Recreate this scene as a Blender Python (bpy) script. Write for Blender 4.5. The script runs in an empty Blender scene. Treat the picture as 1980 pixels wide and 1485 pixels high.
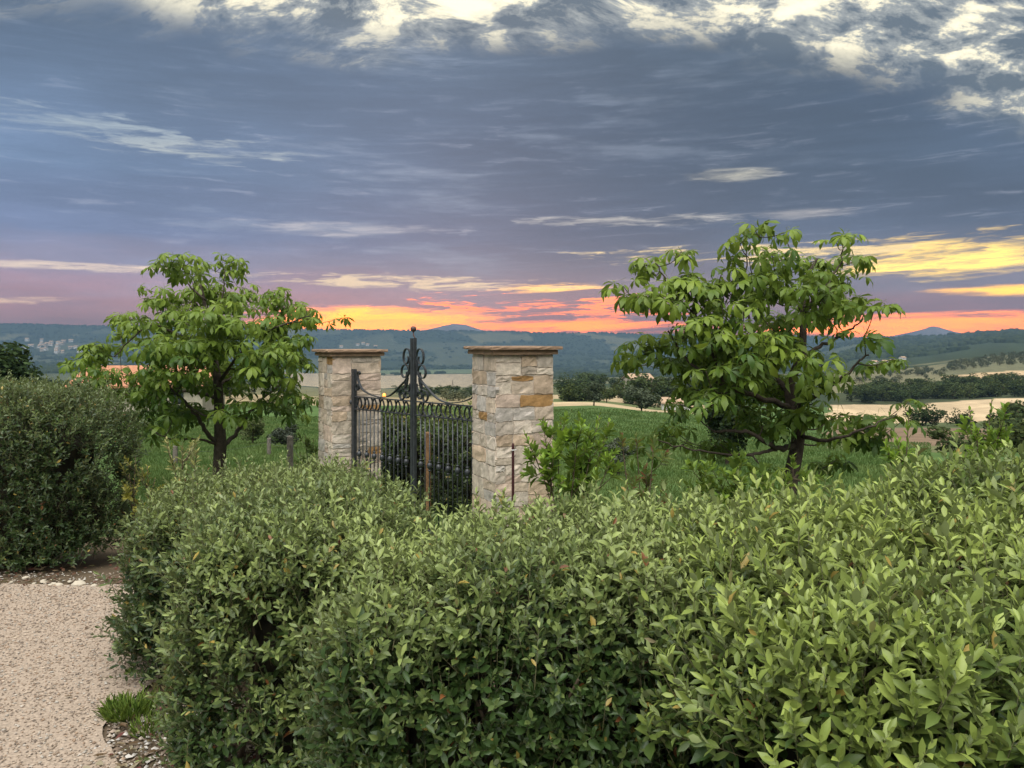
import bpy, math, random
import numpy as np
from mathutils import Vector, Matrix

# ------------------------------------------------------------------ camera
F, CX, HY, EYE = 1487.0, 990.0, 662.0, 1.75      # photo focal length (px), centre column, horizon row, eye height
scene = bpy.context.scene
COL = scene.collection
R = math.radians
cam_d = bpy.data.cameras.new('camera')
cam = bpy.data.objects.new('camera', cam_d); COL.objects.link(cam)
cam.location = (0, 0, EYE); cam.rotation_euler = (R(90), 0, 0)
cam_d.sensor_width = 36.0; cam_d.lens = 36.0 * F / 1980.0
cam_d.shift_y = (HY - 742.5) / 1980.0
cam_d.clip_start = 0.05; cam_d.clip_end = 30000
scene.camera = cam
vs = scene.view_settings
vs.view_transform = 'Standard'; vs.look = 'None'; vs.gamma = 1.0; vs.exposure = 0.5; vs.use_curve_mapping = False
cy = scene.cycles
cy.use_denoising = True
cy.max_bounces = 5; cy.diffuse_bounces = 3; cy.glossy_bounces = 2; cy.transmission_bounces = 3
cy.volume_bounces = 0; cy.transparent_max_bounces = 4
cy.sample_clamp_indirect = 6.0

# ------------------------------------------------------------------ sky
world = bpy.data.worlds.new('World'); scene.world = world; world.use_nodes = True
nt = world.node_tree; nt.nodes.clear()

class G:
    """tiny expression builder for shader maths"""
    def __init__(self, tree): self.t = tree
    def n(self, kind, **kw):
        nd = self.t.nodes.new(kind)
        for k, v in kw.items(): setattr(nd, k, v)
        return nd
    def link(self, sock, v):
        if isinstance(v, bpy.types.NodeSocket): self.t.links.new(v, sock)
        else: sock.default_value = v
    def m(self, op, a, b=None, c=None, clamp=False):
        nd = self.n('ShaderNodeMath', operation=op, use_clamp=clamp)
        self.link(nd.inputs[0], a)
        if b is not None: self.link(nd.inputs[1], b)
        if c is not None: self.link(nd.inputs[2], c)
        return nd.outputs[0]
    def add(self, a, b): return self.m('ADD', a, b)
    def sub(self, a, b): return self.m('SUBTRACT', a, b)
    def mul(self, a, b): return self.m('MULTIPLY', a, b)
    def mad(self, a, b, c): return self.m('MULTIPLY_ADD', a, b, c)
    def step(self, x, lo, hi, a=0.0, b=1.0, smooth=True):
        nd = self.n('ShaderNodeMapRange', interpolation_type='SMOOTHSTEP' if smooth else 'LINEAR', clamp=True)
        self.link(nd.inputs[0], x)
        for i, v in enumerate((lo, hi, a, b)): self.link(nd.inputs[1 + i], v)
        return nd.outputs[0]
    def vec(self, x, y, z):
        nd = self.n('ShaderNodeCombineXYZ')
        for i, v in enumerate((x, y, z)): self.link(nd.inputs[i], v)
        return nd.outputs[0]
    def noise(self, v, scale, detail=3.0, rough=0.5, dist=0.0):
        nd = self.n('ShaderNodeTexNoise', noise_dimensions='2D')
        self.link(nd.inputs['Vector'], v)
        nd.inputs['Scale'].default_value = scale; nd.inputs['Detail'].default_value = detail
        nd.inputs['Roughness'].default_value = rough; nd.inputs['Distortion'].default_value = dist
        return nd.outputs['Fac']
    def mix(self, f, a, b, mode='MIX'):
        nd = self.n('ShaderNodeMix', data_type='RGBA', blend_type=mode)
        self.link(nd.inputs[0], f); 
        for s, v in ((nd.inputs[6], a), (nd.inputs[7], b)):
            if isinstance(v, bpy.types.NodeSocket): self.t.links.new(v, s)
            else: s.default_value = (*v, 1.0) if len(v) == 3 else v
        return nd.outputs[2]
    def ramp(self, f, stops):
        nd = self.n('ShaderNodeValToRGB'); el = nd.color_ramp.elements
        while len(el) < len(stops): el.new(0.5)
        for e, (p, c) in zip(el, stops): e.position = p; e.color = (*c, 1.0)
        self.link(nd.inputs[0], f)
        return nd.outputs[0]

def lin(r, g, b):
    f = lambda c: ((c/255 + 0.055) / 1.055) ** 2.4 if c > 10 else c / 255 / 12.92
    return (f(r), f(g), f(b))

SUN_AZ, SUN_EL = -4.0, 1.0      # the sun has just gone behind the ridge, ahead of the camera
g = G(nt)
tc = g.n('ShaderNodeTexCoord')
sep = g.n('ShaderNodeSeparateXYZ'); nt.links.new(tc.outputs['Generated'], sep.inputs[0])
dx, dy, dz = sep.outputs
az = g.mul(g.m('ARCTAN2', dx, dy), 180 / math.pi)             # degrees, 0 = ahead, + = right
el = g.mul(g.m('ARCSINE', dz), 180 / math.pi)
zc = g.m('MAXIMUM', dz, 0.03)
# the cloud deck as a flat layer overhead, so clouds shrink and flatten towards the horizon
lx, ly = g.m('DIVIDE', dx, g.add(zc, 0.10)), g.m('DIVIDE', dy, g.add(zc, 0.10))
deck = g.vec(lx, ly, 0.0)
streak = g.vec(g.mul(az, 0.055), g.mul(el, 0.42), 0.0)         # long level wisps
azc = g.m('MINIMUM', g.m('MAXIMUM', az, -36.0), 36.0)

def wpos(px, py):
    a = math.atan2(px - CX, F)
    return math.degrees(a), math.degrees(math.atan2((HY - py) * math.cos(a), F))

warp = g.noise(deck, 0.8, 3, 0.6)
n_big = g.noise(g.vec(g.mul(az, 0.035), g.mul(el, 0.13), 0.0), 1.0, 3, 0.6)
n_wisp = g.noise(streak, 1.0, 5, 0.65)
n_fine = g.noise(g.vec(g.mad(az, 0.17, g.mul(n_wisp, 3.0)), g.mad(el, 1.7, g.mul(n_wisp, 2.0)), 0.0), 1.0, 4, 0.68)
n_mid = g.mul(g.add(n_wisp, n_fine), 0.5)
elw = g.add(el, g.mul(g.sub(n_wisp, 0.5), 3.2))
# cloud bank, from the rosy horizon up to the slate underside
left = g.ramp(g.step(elw, 0.0, 26.0, smooth=False), [
    (0.00, lin(240,160,150)), (0.06, lin(226,158,156)), (0.13, lin(196,152,164)), (0.20, lin(146,142,166)),
    (0.28, lin(117,131,164)), (0.45, lin(108,129,159)), (0.62, lin(99,118,144)), (0.8, lin(87,105,128)), (1.0, lin(96,109,124))])
right = g.ramp(g.step(elw, 0.0, 26.0, smooth=False), [
    (0.00, lin(220,134,122)), (0.07, lin(186,138,144)), (0.14, lin(150,136,150)), (0.22, lin(112,116,134)),
    (0.30, lin(90,102,124)), (0.45, lin(78,93,114)), (0.62, lin(75,91,112)), (0.8, lin(80,96,114)), (1.0, lin(94,104,114))])
side = g.step(g.add(az, g.mul(g.sub(n_big, 0.5), 30.0)), -30.0, 14.0)
sky = g.mix(side, left, right)
shade = g.step(n_big, 0.3, 0.72, 0.73, 1.0)
shade = g.mul(shade, g.step(n_mid, 0.32, 0.68, 0.92, 1.08))
sky = g.mix(1.0, sky, g.vec(g.mul(shade, 0.97), shade, g.mul(shade, 1.04)), 'MULTIPLY')
w = g.mul(g.step(n_wisp, 0.54, 0.78, 0.0, 0.34), g.step(el, 1.0, 7.0))
sky = g.mix(g.mul(w, g.step(az, -12.0, 26.0, 1.0, 0.35)), sky, lin(164,176,194))
w2 = g.mul(g.step(n_fine, 0.56, 0.80, 0.0, 0.24), g.step(el, 2.0, 6.0))
sky = g.mix(g.mul(w2, g.step(el, 12.0, 20.0, 1.0, 0.3)), sky, lin(178,182,196))

# openings in the bank where the afterglow shows: (photo x, y, half width, half height, colour, ragged)
gaps = [
    (1850, 488, 250, 42, (1.9, 1.22, 0.24), 1.4, 0), (1950, 562, 170, 12, (2.4, 1.15, 0.14), 1.1, 0),
    (1820, 632, 360, 24, (6.8, 1.35, 0.0), 0.6, 1), (730, 622, 240, 25, (6.8, 1.55, 0.0), 0.6, 1),
    (1090, 632, 230, 13, (6.0, 1.0, 0.0), 1.1, 1), (1060, 556, 95, 13, (1.9, 1.0, 0.25), 1.4, 1),
    (1080, 590, 190, 20, (2.7, 0.52, 0.12), 2.8, 1), (790, 546, 320, 13, (0.85, 0.66, 0.45), 1.8, 1),
    (130, 516, 230, 9, (0.78, 0.62, 0.52), 1.2, 1), (40, 580, 130, 8, (0.95, 0.62, 0.45), 1.2, 1),
    (370, 287, 170, 20, (0.36, 0.40, 0.42), 2.4, 1), (150, 236, 210, 22, (0.28, 0.34, 0.40), 2.2, 1),
    (590, 440, 210, 13, (0.40, 0.40, 0.45), 1.8, 1), (1410, 340, 80, 12, (0.62, 0.58, 0.46), 1.8, 0),
    (1240, 426, 190, 9, (0.55, 0.52, 0.48), 1.7, 1), (1560, 412, 90, 11, (0.48, 0.45, 0.44), 1.5, 0),
    (1440, 492, 260, 14, (0.95, 0.70, 0.34), 1.8, 1)]
for (px, py, hw, hh, c, rag, fine) in gaps:
    a0, e0 = wpos(px, py)
    sw, sh = hw / F * 57.3 * math.cos(R(a0)) ** 2, hh / F * 57.3 * math.cos(R(a0))
    u = g.mul(g.sub(az, a0), 1 / sw); v = g.mul(g.sub(el, e0), 1 / sh)
    d = g.add(g.mul(u, u), g.mul(v, v))
    nz = n_fine if fine else n_mid
    fill = 0.55 if py < 600 else 0.95                  # the glow along the skyline is nearly unbroken
    mk = g.step(g.sub(g.mad(nz, 4.6 * rag, fill - 2.3 * rag), d), *((-1.2, 2.6) if py < 460 else (-0.7, 1.1)))
    sky = g.mix(mk, sky, c)

# ragged upper edge of the bank and the bright broken cloud above it, on over the zenith
edge = g.mad(azc, -0.07, g.mad(g.mul(azc, azc), -0.0031, 20.6))
edge = g.m('MAXIMUM', edge, 14.5)
over = g.step(g.sub(g.add(el, g.mul(g.sub(warp, 0.5), 9.0)), edge), -1.4, 2.2)
sx_, sy_ = g.m('DIVIDE', dx, g.add(dz, 1.0)), g.m('DIVIDE', dy, g.add(dz, 1.0))
cells = g.noise(g.vec(g.mad(warp, 0.16, sx_), g.mad(warp, 0.16, g.mul(sy_, 2.3)), 0.0), 11.0, 6, 0.68)
cm = g.step(g.mad(warp, 0.25, cells), 0.46, 0.70, smooth=False)
alto = g.ramp(cm, [(0.0, (0.98, 0.90, 0.66)), (0.34, (0.78, 0.72, 0.54)), (0.58, (0.30, 0.32, 0.32)), (1.0, (0.10, 0.13, 0.165))])
sky = g.mix(over, sky, alto)
# clear air behind it all
nish = g.n('ShaderNodeTexSky', sky_type='NISHITA', sun_disc=False)
nish.sun_elevation = R(SUN_EL); nish.sun_rotation = R(SUN_AZ); nish.altitude = 300
veil = g.mul(g.step(el, -1.0, 1.0), g.step(el, 6.0, 30.0, 0.18, 0.5))
low = g.step(el, -2.0, 0.0)
sky = g.mix(low, (0.05, 0.055, 0.06), sky)
bg = g.n('ShaderNodeBackground'); nt.links.new(sky, bg.inputs[0]); bg.inputs[1].default_value = 1.0
bg2 = g.n('ShaderNodeBackground'); nt.links.new(g.mix(veil, (0, 0, 0), nish.outputs[0]), bg2.inputs[0]); bg2.inputs[1].default_value = 0.05
ads = g.n('ShaderNodeAddShader'); nt.links.new(bg.outputs[0], ads.inputs[0]); nt.links.new(bg2.outputs[0], ads.inputs[1])
wo = g.n('ShaderNodeOutputWorld'); nt.links.new(ads.outputs[0], wo.inputs['Surface'])
world.cycles.sampling_method = 'MANUAL'; world.cycles.sample_map_resolution = 512

# fill lamp added to stand in for the bright broken cloud overhead and behind
fill_sun_d = bpy.data.lights.new('fill_sun', 'SUN'); fill_sun_d.energy = 4.2; fill_sun_d.angle = R(70); fill_sun_d.color = (1.0, 0.98, 0.94)
fill_sun = bpy.data.objects.new('fill_sun', fill_sun_d); COL.objects.link(fill_sun)
fill_sun.rotation_euler = (R(24), R(-6), 0)          # from high above

# ------------------------------------------------------------------ helpers
rng = np.random.default_rng(7); random.seed(7)
def P(px, py, Y):                                   # photo pixel + depth -> world point
    return np.array([(px - CX) / F * Y, Y, EYE - (py - HY) / F * Y])
def unit(v):
    v = np.asarray(v, float); return v / np.maximum(np.linalg.norm(v, axis=-1, keepdims=True), 1e-9)

def vnoise(x, y, seed=0):
    xi, yi = np.floor(x).astype(np.int64), np.floor(y).astype(np.int64); xf, yf = x - xi, y - yi
    def h(a, b):
        n = (a * 374761393 + b * 668265263 + seed * 974711) & 0x7fffffff
        n = ((n ^ (n >> 13)) * 1274126177) & 0x7fffffff
        return (n & 0xffff) / 65535.0
    u, v = xf * xf * (3 - 2 * xf), yf * yf * (3 - 2 * yf)
    return (h(xi, yi) * (1 - u) + h(xi + 1, yi) * u) * (1 - v) + (h(xi, yi + 1) * (1 - u) + h(xi + 1, yi + 1) * u) * v
def fbm(x, y, o=4, seed=0):
    s, a, t = 0.0, 0.5, 0.0
    for i in range(o):
        s = s + a * vnoise(x * 2 ** i, y * 2 ** i, seed + i); t += a; a *= 0.5
    return s / t

def link(o, parent=None):
    COL.objects.link(o)
    if parent is not None: o.parent = parent
    return o
def mesh_np(name, v, f, mat=None, parent=None, col=None, smooth=False, kind=None, loc=None):
    """v (n,3); f: list of arrays (m,k) of equal-sided faces; col (n,3) point colours"""
    me = bpy.data.meshes.new(name)
    fl = f if isinstance(f, list) else [f]
    fl = [np.asarray(q, np.int32) for q in fl if len(q)]
    v = np.asarray(v, np.float32)
    loops = np.concatenate([q.ravel() for q in fl]); tot = np.concatenate([np.full(len(q), q.shape[1], np.int32) for q in fl])
    st = np.concatenate([[0], np.cumsum(tot)[:-1]]).astype(np.int32)
    me.vertices.add(len(v)); me.vertices.foreach_set('co', v.ravel())
    me.loops.add(len(loops)); me.loops.foreach_set('vertex_index', loops.astype(np.int32))
    me.polygons.add(len(tot)); me.polygons.foreach_set('loop_start', st)
    me.polygons.foreach_set('use_smooth', np.full(len(tot), bool(smooth)))
    if col is not None:
        at = me.attributes.new('col', 'FLOAT_COLOR', 'POINT')
        at.data.foreach_set('color', np.concatenate([np.asarray(col, np.float32), np.ones((len(v), 1), np.float32)], 1).ravel())
    me.update(calc_edges=True)
    if mat: me.materials.append(mat)
    if name is None: return me
    o = bpy.data.objects.new(name, me)
    if loc is not None: o.location = loc
    link(o, parent)
    if kind: o['kind'] = kind
    return o
def tag(o, label, cat, group=None, kind=None):
    o['label'] = label; o['category'] = cat
    if group: o['group'] = group
    if kind: o['kind'] = kind
    return o
def empty(name, loc, label, cat, group=None, rz=0):
    o = bpy.data.objects.new(name, None); o.location = loc; o.rotation_euler = (0, 0, rz); o.empty_display_size = 0.2
    link(o); return tag(o, label, cat, group)

class MB:
    def __init__(s): s.v = []; s.q = []; s.t = []; s.c = []; s.n = 0
    def add(s, v, q=(), t=(), c=None):
        v = np.asarray(v, float)
        if len(q): s.q.append(np.asarray(q) + s.n)
        if len(t): s.t.append(np.asarray(t) + s.n)
        s.v.append(v); s.n += len(v)
        if c is not None: s.c.append(np.tile(np.asarray(c, float), (len(v), 1)) if np.ndim(c) == 1 else c)
    def box(s, c, h, rot=None, col=None):
        k = np.array([[x, y, z] for z in (-1, 1) for y in (-1, 1) for x in (-1, 1)], float) * h
        if rot is not None: k = k @ np.asarray(rot).T
        s.add(k + c, q=[[0, 2, 3, 1], [4, 5, 7, 6], [0, 1, 5, 4], [2, 6, 7, 3], [0, 4, 6, 2], [1, 3, 7, 5]], c=col)
    def tube(s, pts, rad, n=6, col=None, cap=True):
        pts = np.asarray(pts, float); m = len(pts); rad = np.broadcast_to(np.asarray(rad, float), (m,))
        tg = np.gradient(pts, axis=0) if m > 2 else np.tile(pts[-1] - pts[0], (m, 1)); tg = unit(tg)
        ref = np.array([0.31, 0.17, 0.94]) if abs(tg[0][2]) < 0.9 else np.array([0.95, 0.3, 0.05])
        a = unit(np.cross(tg, ref)); b = np.cross(tg, a)
        an = np.arange(n) * 2 * math.pi / n
        v = (pts[:, None] + rad[:, None, None] * (np.cos(an)[None, :, None] * a[:, None] + np.sin(an)[None, :, None] * b[:, None])).reshape(-1, 3)
        q = [[i * n + j, i * n + (j + 1) % n, (i + 1) * n + (j + 1) % n, (i + 1) * n + j] for i in range(m - 1) for j in range(n)]
        t = []
        if cap:
            v = np.concatenate([v, pts[[0, -1]]]); e = m * n
            t = [[e, (j + 1) % n, j] for j in range(n)] + [[e + 1, (m - 1) * n + j, (m - 1) * n + (j + 1) % n] for j in range(n)]
        s.add(v, q, t, col)
    def lathe(s, prof, c, n=12, col=None):          # prof: (r, z)
        an = np.arange(n) * 2 * math.pi / n; m = len(prof)
        v = np.array([[r * math.cos(x), r * math.sin(x), z] for r, z in prof for x in an]) + c
        q = [[i * n + j, i * n + (j + 1) % n, (i + 1) * n + (j + 1) % n, (i + 1) * n + j] for i in range(m - 1) for j in range(n)]
        s.add(v, q, (), col)
    def build(s, name, mat, parent=None, smooth=False, kind=None, loc=None):
        fl = []
        if s.q: fl.append(np.concatenate(s.q))
        if s.t: fl.append(np.concatenate(s.t))
        return mesh_np(name, np.concatenate(s.v), fl, mat, parent, np.concatenate(s.c) if s.c else None, smooth, kind, loc)

def curve(pts, n=12):                               # Catmull-Rom through points
    p = np.asarray(pts, float); p = np.vstack([2 * p[0] - p[1], p, 2 * p[-1] - p[-2]]); out = []
    for i in range(1, len(p) - 2):
        t = np.linspace(0, 1, n, endpoint=False)[:, None]
        a, b, c, d = p[i - 1], p[i], p[i + 1], p[i + 2]
        out.append(0.5 * (2 * b + (c - a) * t + (2 * a - 5 * b + 4 * c - d) * t ** 2 + (3 * b - a - 3 * c + d) * t ** 3))
    return np.vstack(out + [p[-2:-1]])

# ------------------------------------------------------------------ materials
def material(name, base=(0.5, 0.5, 0.5), rough=0.7, spec=0.3, metal=0.0, attr=False, var=0.0, vscale=4.0, vcol=None,
             bump=0.0, bscale=40.0, transl=0.0, back=None, objvar=None, vdetail=4):
    m = bpy.data.materials.new(name); m.use_nodes = True; t = m.node_tree; t.nodes.clear(); k = G(t)
    out = k.n('ShaderNodeOutputMaterial'); b = k.n('ShaderNodeBsdfPrincipled')
    b.inputs['Roughness'].default_value = rough; b.inputs['Specular IOR Level'].default_value = spec; b.inputs['Metallic'].default_value = metal
    if attr:
        a = k.n('ShaderNodeAttribute'); a.attribute_name = 'col'; c = a.outputs['Color']
    else:
        r = k.n('ShaderNodeRGB'); r.outputs[0].default_value = (*base, 1); c = r.outputs[0]
    if objvar:                                       # per-piece tint
        oi = k.n('ShaderNodeObjectInfo'); c = k.mix(1.0, c, k.ramp(oi.outputs['Random'], objvar), 'MULTIPLY')
    co = k.n('ShaderNodeTexCoord')
    def nz(scale, det):
        n = k.n('ShaderNodeTexNoise'); t.links.new(co.outputs['Object'], n.inputs['Vector'])
        n.inputs['Scale'].default_value = scale; n.inputs['Detail'].default_value = det; n.inputs['Roughness'].default_value = 0.65
        return n.outputs['Fac']
    if var:
        f = nz(vscale, vdetail)
        if vcol: c = k.mix(k.step(f, 0.42, 0.68, 0, var), c, vcol)
        else:
            s = k.step(f, 0.25, 0.75, 1 - var, 1 + var); c = k.mix(1.0, c, k.vec(s, s, s), 'MULTIPLY')
    if back:
        ge = k.n('ShaderNodeNewGeometry'); c = k.mix(k.mul(ge.outputs['Backfacing'], back[0]), c, back[1])
    t.links.new(c, b.inputs['Base Color'])
    if bump:
        bp = k.n('ShaderNodeBump'); bp.inputs['Strength'].default_value = bump; bp.inputs['Distance'].default_value = 0.02
        t.links.new(nz(bscale, 5), bp.inputs['Height']); t.links.new(bp.outputs[0], b.inputs['Normal'])
    sh = b.outputs[0]
    if transl:
        tr = k.n('ShaderNodeBsdfTranslucent'); t.links.new(k.mix(0.35, c, (0.35, 0.42, 0.05)), tr.inputs[0])
        mx = k.n('ShaderNodeMixShader'); mx.inputs[0].default_value = transl
        t.links.new(sh, mx.inputs[1]); t.links.new(tr.outputs[0], mx.inputs[2]); sh = mx.outputs[0]
    t.links.new(sh, out.inputs['Surface'])
    return m
M = {}
M['hedge'] = material('hedge_leaf', attr=True, rough=0.46, spec=0.42, transl=0.16, back=(0.5, (0.30, 0.34, 0.20)))
M['tree_leaf'] = material('tree_leaf', attr=True, rough=0.48, spec=0.35, transl=0.36, back=(0.35, (0.16, 0.24, 0.08)))
M['far_leaf'] = material('far_leaf', attr=True, rough=0.8, spec=0.1, transl=0.1, objvar=[(0, (0.72, 0.8, 0.8)), (0.5, (1, 1, 1)), (1, (1.25, 1.12, 0.9))])
M['bark'] = material('bark', (0.068, 0.054, 0.042), 0.9, 0.15, var=0.35, vscale=18, bump=0.6, bscale=60)
M['twig'] = material('twig', (0.10, 0.075, 0.05), 0.85, 0.2, var=0.3, vscale=30)
M['inner'] = material('blocker_core', (0.035, 0.032, 0.022), 0.95, 0.1, var=0.5, vscale=14)  # dark core inside the hedges, added as a light blocker
M['stone'] = material('pillar_stone', attr=True, rough=0.88, spec=0.2, var=0.32, vscale=11, bump=0.3, bscale=38, vdetail=7)
M['mortar'] = material('mortar', (0.50, 0.43, 0.355), 0.95, 0.1, var=0.2, vscale=9, bump=0.12, bscale=70)
M['cap'] = material('cap_stone', (0.30, 0.20, 0.135), 0.85, 0.2, var=0.28, vscale=6, bump=0.2, bscale=40)
M['iron'] = material('wrought_iron', (0.055, 0.059, 0.066), 0.38, 0.5, metal=0.4, var=0.3, vscale=25, bump=0.25, bscale=90)
M['rust'] = material('finial_iron', (0.085, 0.05, 0.045), 0.55, 0.4, metal=0.2, var=0.3, vscale=30)
M['gravel'] = material('gravel', (0.32, 0.255, 0.20), 0.95, 0.15, var=0.34, vscale=70, bump=0.22, bscale=160, vdetail=6)
M['pebble'] = material('pebble', attr=True, rough=0.9, spec=0.2)
M['soil'] = material('soil', (0.085, 0.062, 0.042), 0.95, 0.1, var=0.5, vscale=22, bump=1.0, bscale=60)
M['land'] = material('land', attr=True, rough=0.95, spec=0.08, var=0.22, vscale=0.35, vdetail=8, bump=0.3, bscale=6)
M['grass'] = material('grass', attr=True, rough=0.7, spec=0.2, transl=0.2)
M['wood'] = material('weathered_wood', (0.17, 0.15, 0.125), 0.9, 0.15, var=0.35, vscale=20, bump=0.7, bscale=60)
M['stake'] = material('stake_wood', (0.30, 0.17, 0.085), 0.85, 0.2, var=0.35, vscale=18, bump=0.6, bscale=60)
M['redmetal'] = material('red_metal', (0.055, 0.018, 0.018), 0.5, 0.4, var=0.2, vscale=40)
M['white'] = material('white_tie', (0.75, 0.75, 0.72), 0.6, 0.3)
M['wall'] = material('house_wall', (0.48, 0.42, 0.34), 0.9, 0.1, var=0.15, vscale=2)
M['whitewall'] = material('white_wall', (0.68, 0.66, 0.62), 0.9, 0.1, var=0.1, vscale=2)
M['roof'] = material('terracotta_roof', (0.42, 0.20, 0.12), 0.9, 0.1, var=0.25, vscale=5)
M['tanroof'] = material('tan_roof', (0.40, 0.28, 0.19), 0.9, 0.1, var=0.25, vscale=3)
M['glass'] = material('window_glass', (0.03, 0.035, 0.04), 0.15, 0.5)
M['mount'] = material('far_mountain', (0.20, 0.19, 0.21), 1.0, 0.0, var=0.3, vscale=0.004)  # distance haze partly put into this pale rock colour
def emit(name, c, s):
    m = bpy.data.materials.new(name); m.use_nodes = True; b = m.node_tree.nodes['Principled BSDF']
    b.inputs['Base Color'].default_value = (*c, 1); b.inputs['Emission Color'].default_value = (*c, 1); b.inputs['Emission Strength'].default_value = s
    return m
M['lamp'] = emit('lamp_glow', (1.0, 0.24, 0.04), 2.6)

# ------------------------------------------------------------------ terrain
YS = np.array([0, 5.8, 8.5, 12, 20, 60, 100, 150, 200, 260, 330, 450, 700, 1000, 1500, 2200, 3000, 3600, 4300, 6500, 12000.0])
near = [0, 0, -0.38, -0.45, -1.1]
rows = {                                            # photo row of the ground at Y = 60 ... 4300 for each photo column
    0:    [790, 775, 765, 757, 750, 745, 738, 730, 722, 712, 695, 656, 627, 640],
    180:  [790, 775, 765, 757, 750, 745, 738, 730, 722, 712, 695, 660, 629, 640],
    400:  [790, 776, 767, 760, 754, 750, 744, 738, 731, 718, 700, 664, 634, 645],
    700:  [790, 778, 770, 765, 762, 759, 756, 753, 747, 724, 708, 672, 638, 648],
    900:  [790, 778, 770, 765, 761, 758, 754, 750, 745, 722, 708, 674, 640, 648],
    1130: [789, 774, 764, 758, 752, 748, 742, 735, 730, 722, 710, 680, 641, 650],
    1300: [800, 792, 776, 765, 757, 750, 743, 735, 728, 718, 706, 676, 645, 652],
    1500: [835, 806, 790, 782, 766, 748, 736, 726, 718, 708, 694, 672, 652, 656],
    1720: [857, 818, 795, 780, 754, 734, 718, 704, 692, 672, 654, 652, 656, 660],
    1980: [860, 812, 784, 767, 738, 717, 690, 678, 664, 644, 641, 646, 650, 660]}
PXS = np.array(sorted(rows)); ZT = np.zeros((len(PXS), len(YS)))
for i, k in enumerate(PXS):
    ZT[i, :5] = near
    ZT[i, 5:19] = EYE - (np.array(rows[k]) - HY) / F * YS[5:19]
    ZT[i, 19:] = [-60, -200]
LY = np.log(YS + 4.0)
def ground(X, Y):
    """height of the land at (X, Y); behind and beside the view the edge profile simply goes on"""
    X = np.atleast_1d(np.asarray(X, float)); Y = np.atleast_1d(np.asarray(Y, float))
    r = np.hypot(X, Y); a = np.arctan2(X, Y); ac = np.clip(a, -0.75, 0.75)
    px = CX + F * np.tan(ac); D = np.where(np.abs(a) < 0.75, Y, r * math.cos(0.75))
    ly = np.log(np.clip(D, 0, 11999) + 4.0)
    j = np.clip(np.searchsorted(LY, ly) - 1, 0, len(LY) - 2); f = (ly - LY[j]) / (LY[j + 1] - LY[j])
    i = np.clip(np.searchsorted(PXS, px) - 1, 0, len(PXS) - 2); g_ = np.clip((px - PXS[i]) / (PXS[i + 1] - PXS[i]), 0, 1); g_ = g_ * g_ * (3 - 2 * g_)
    z = (ZT[i, j] * (1 - f) + ZT[i, j + 1] * f) * (1 - g_) + (ZT[i + 1, j] * (1 - f) + ZT[i + 1, j + 1] * f) * g_
    amp = np.clip((D - 700) / 2500, 0, 1) * 26.0
    z = z + amp * (fbm(X / 420 + 31, Y / 420 + 9, 4, 3) - 0.5) + np.clip((D - 10) / 60, 0, 1) * 0.5 * (fbm(X / 14 + 5, Y / 14, 3, 5) - 0.5)
    return z
def gz(x, y): return float(ground(x, y)[0])

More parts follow.
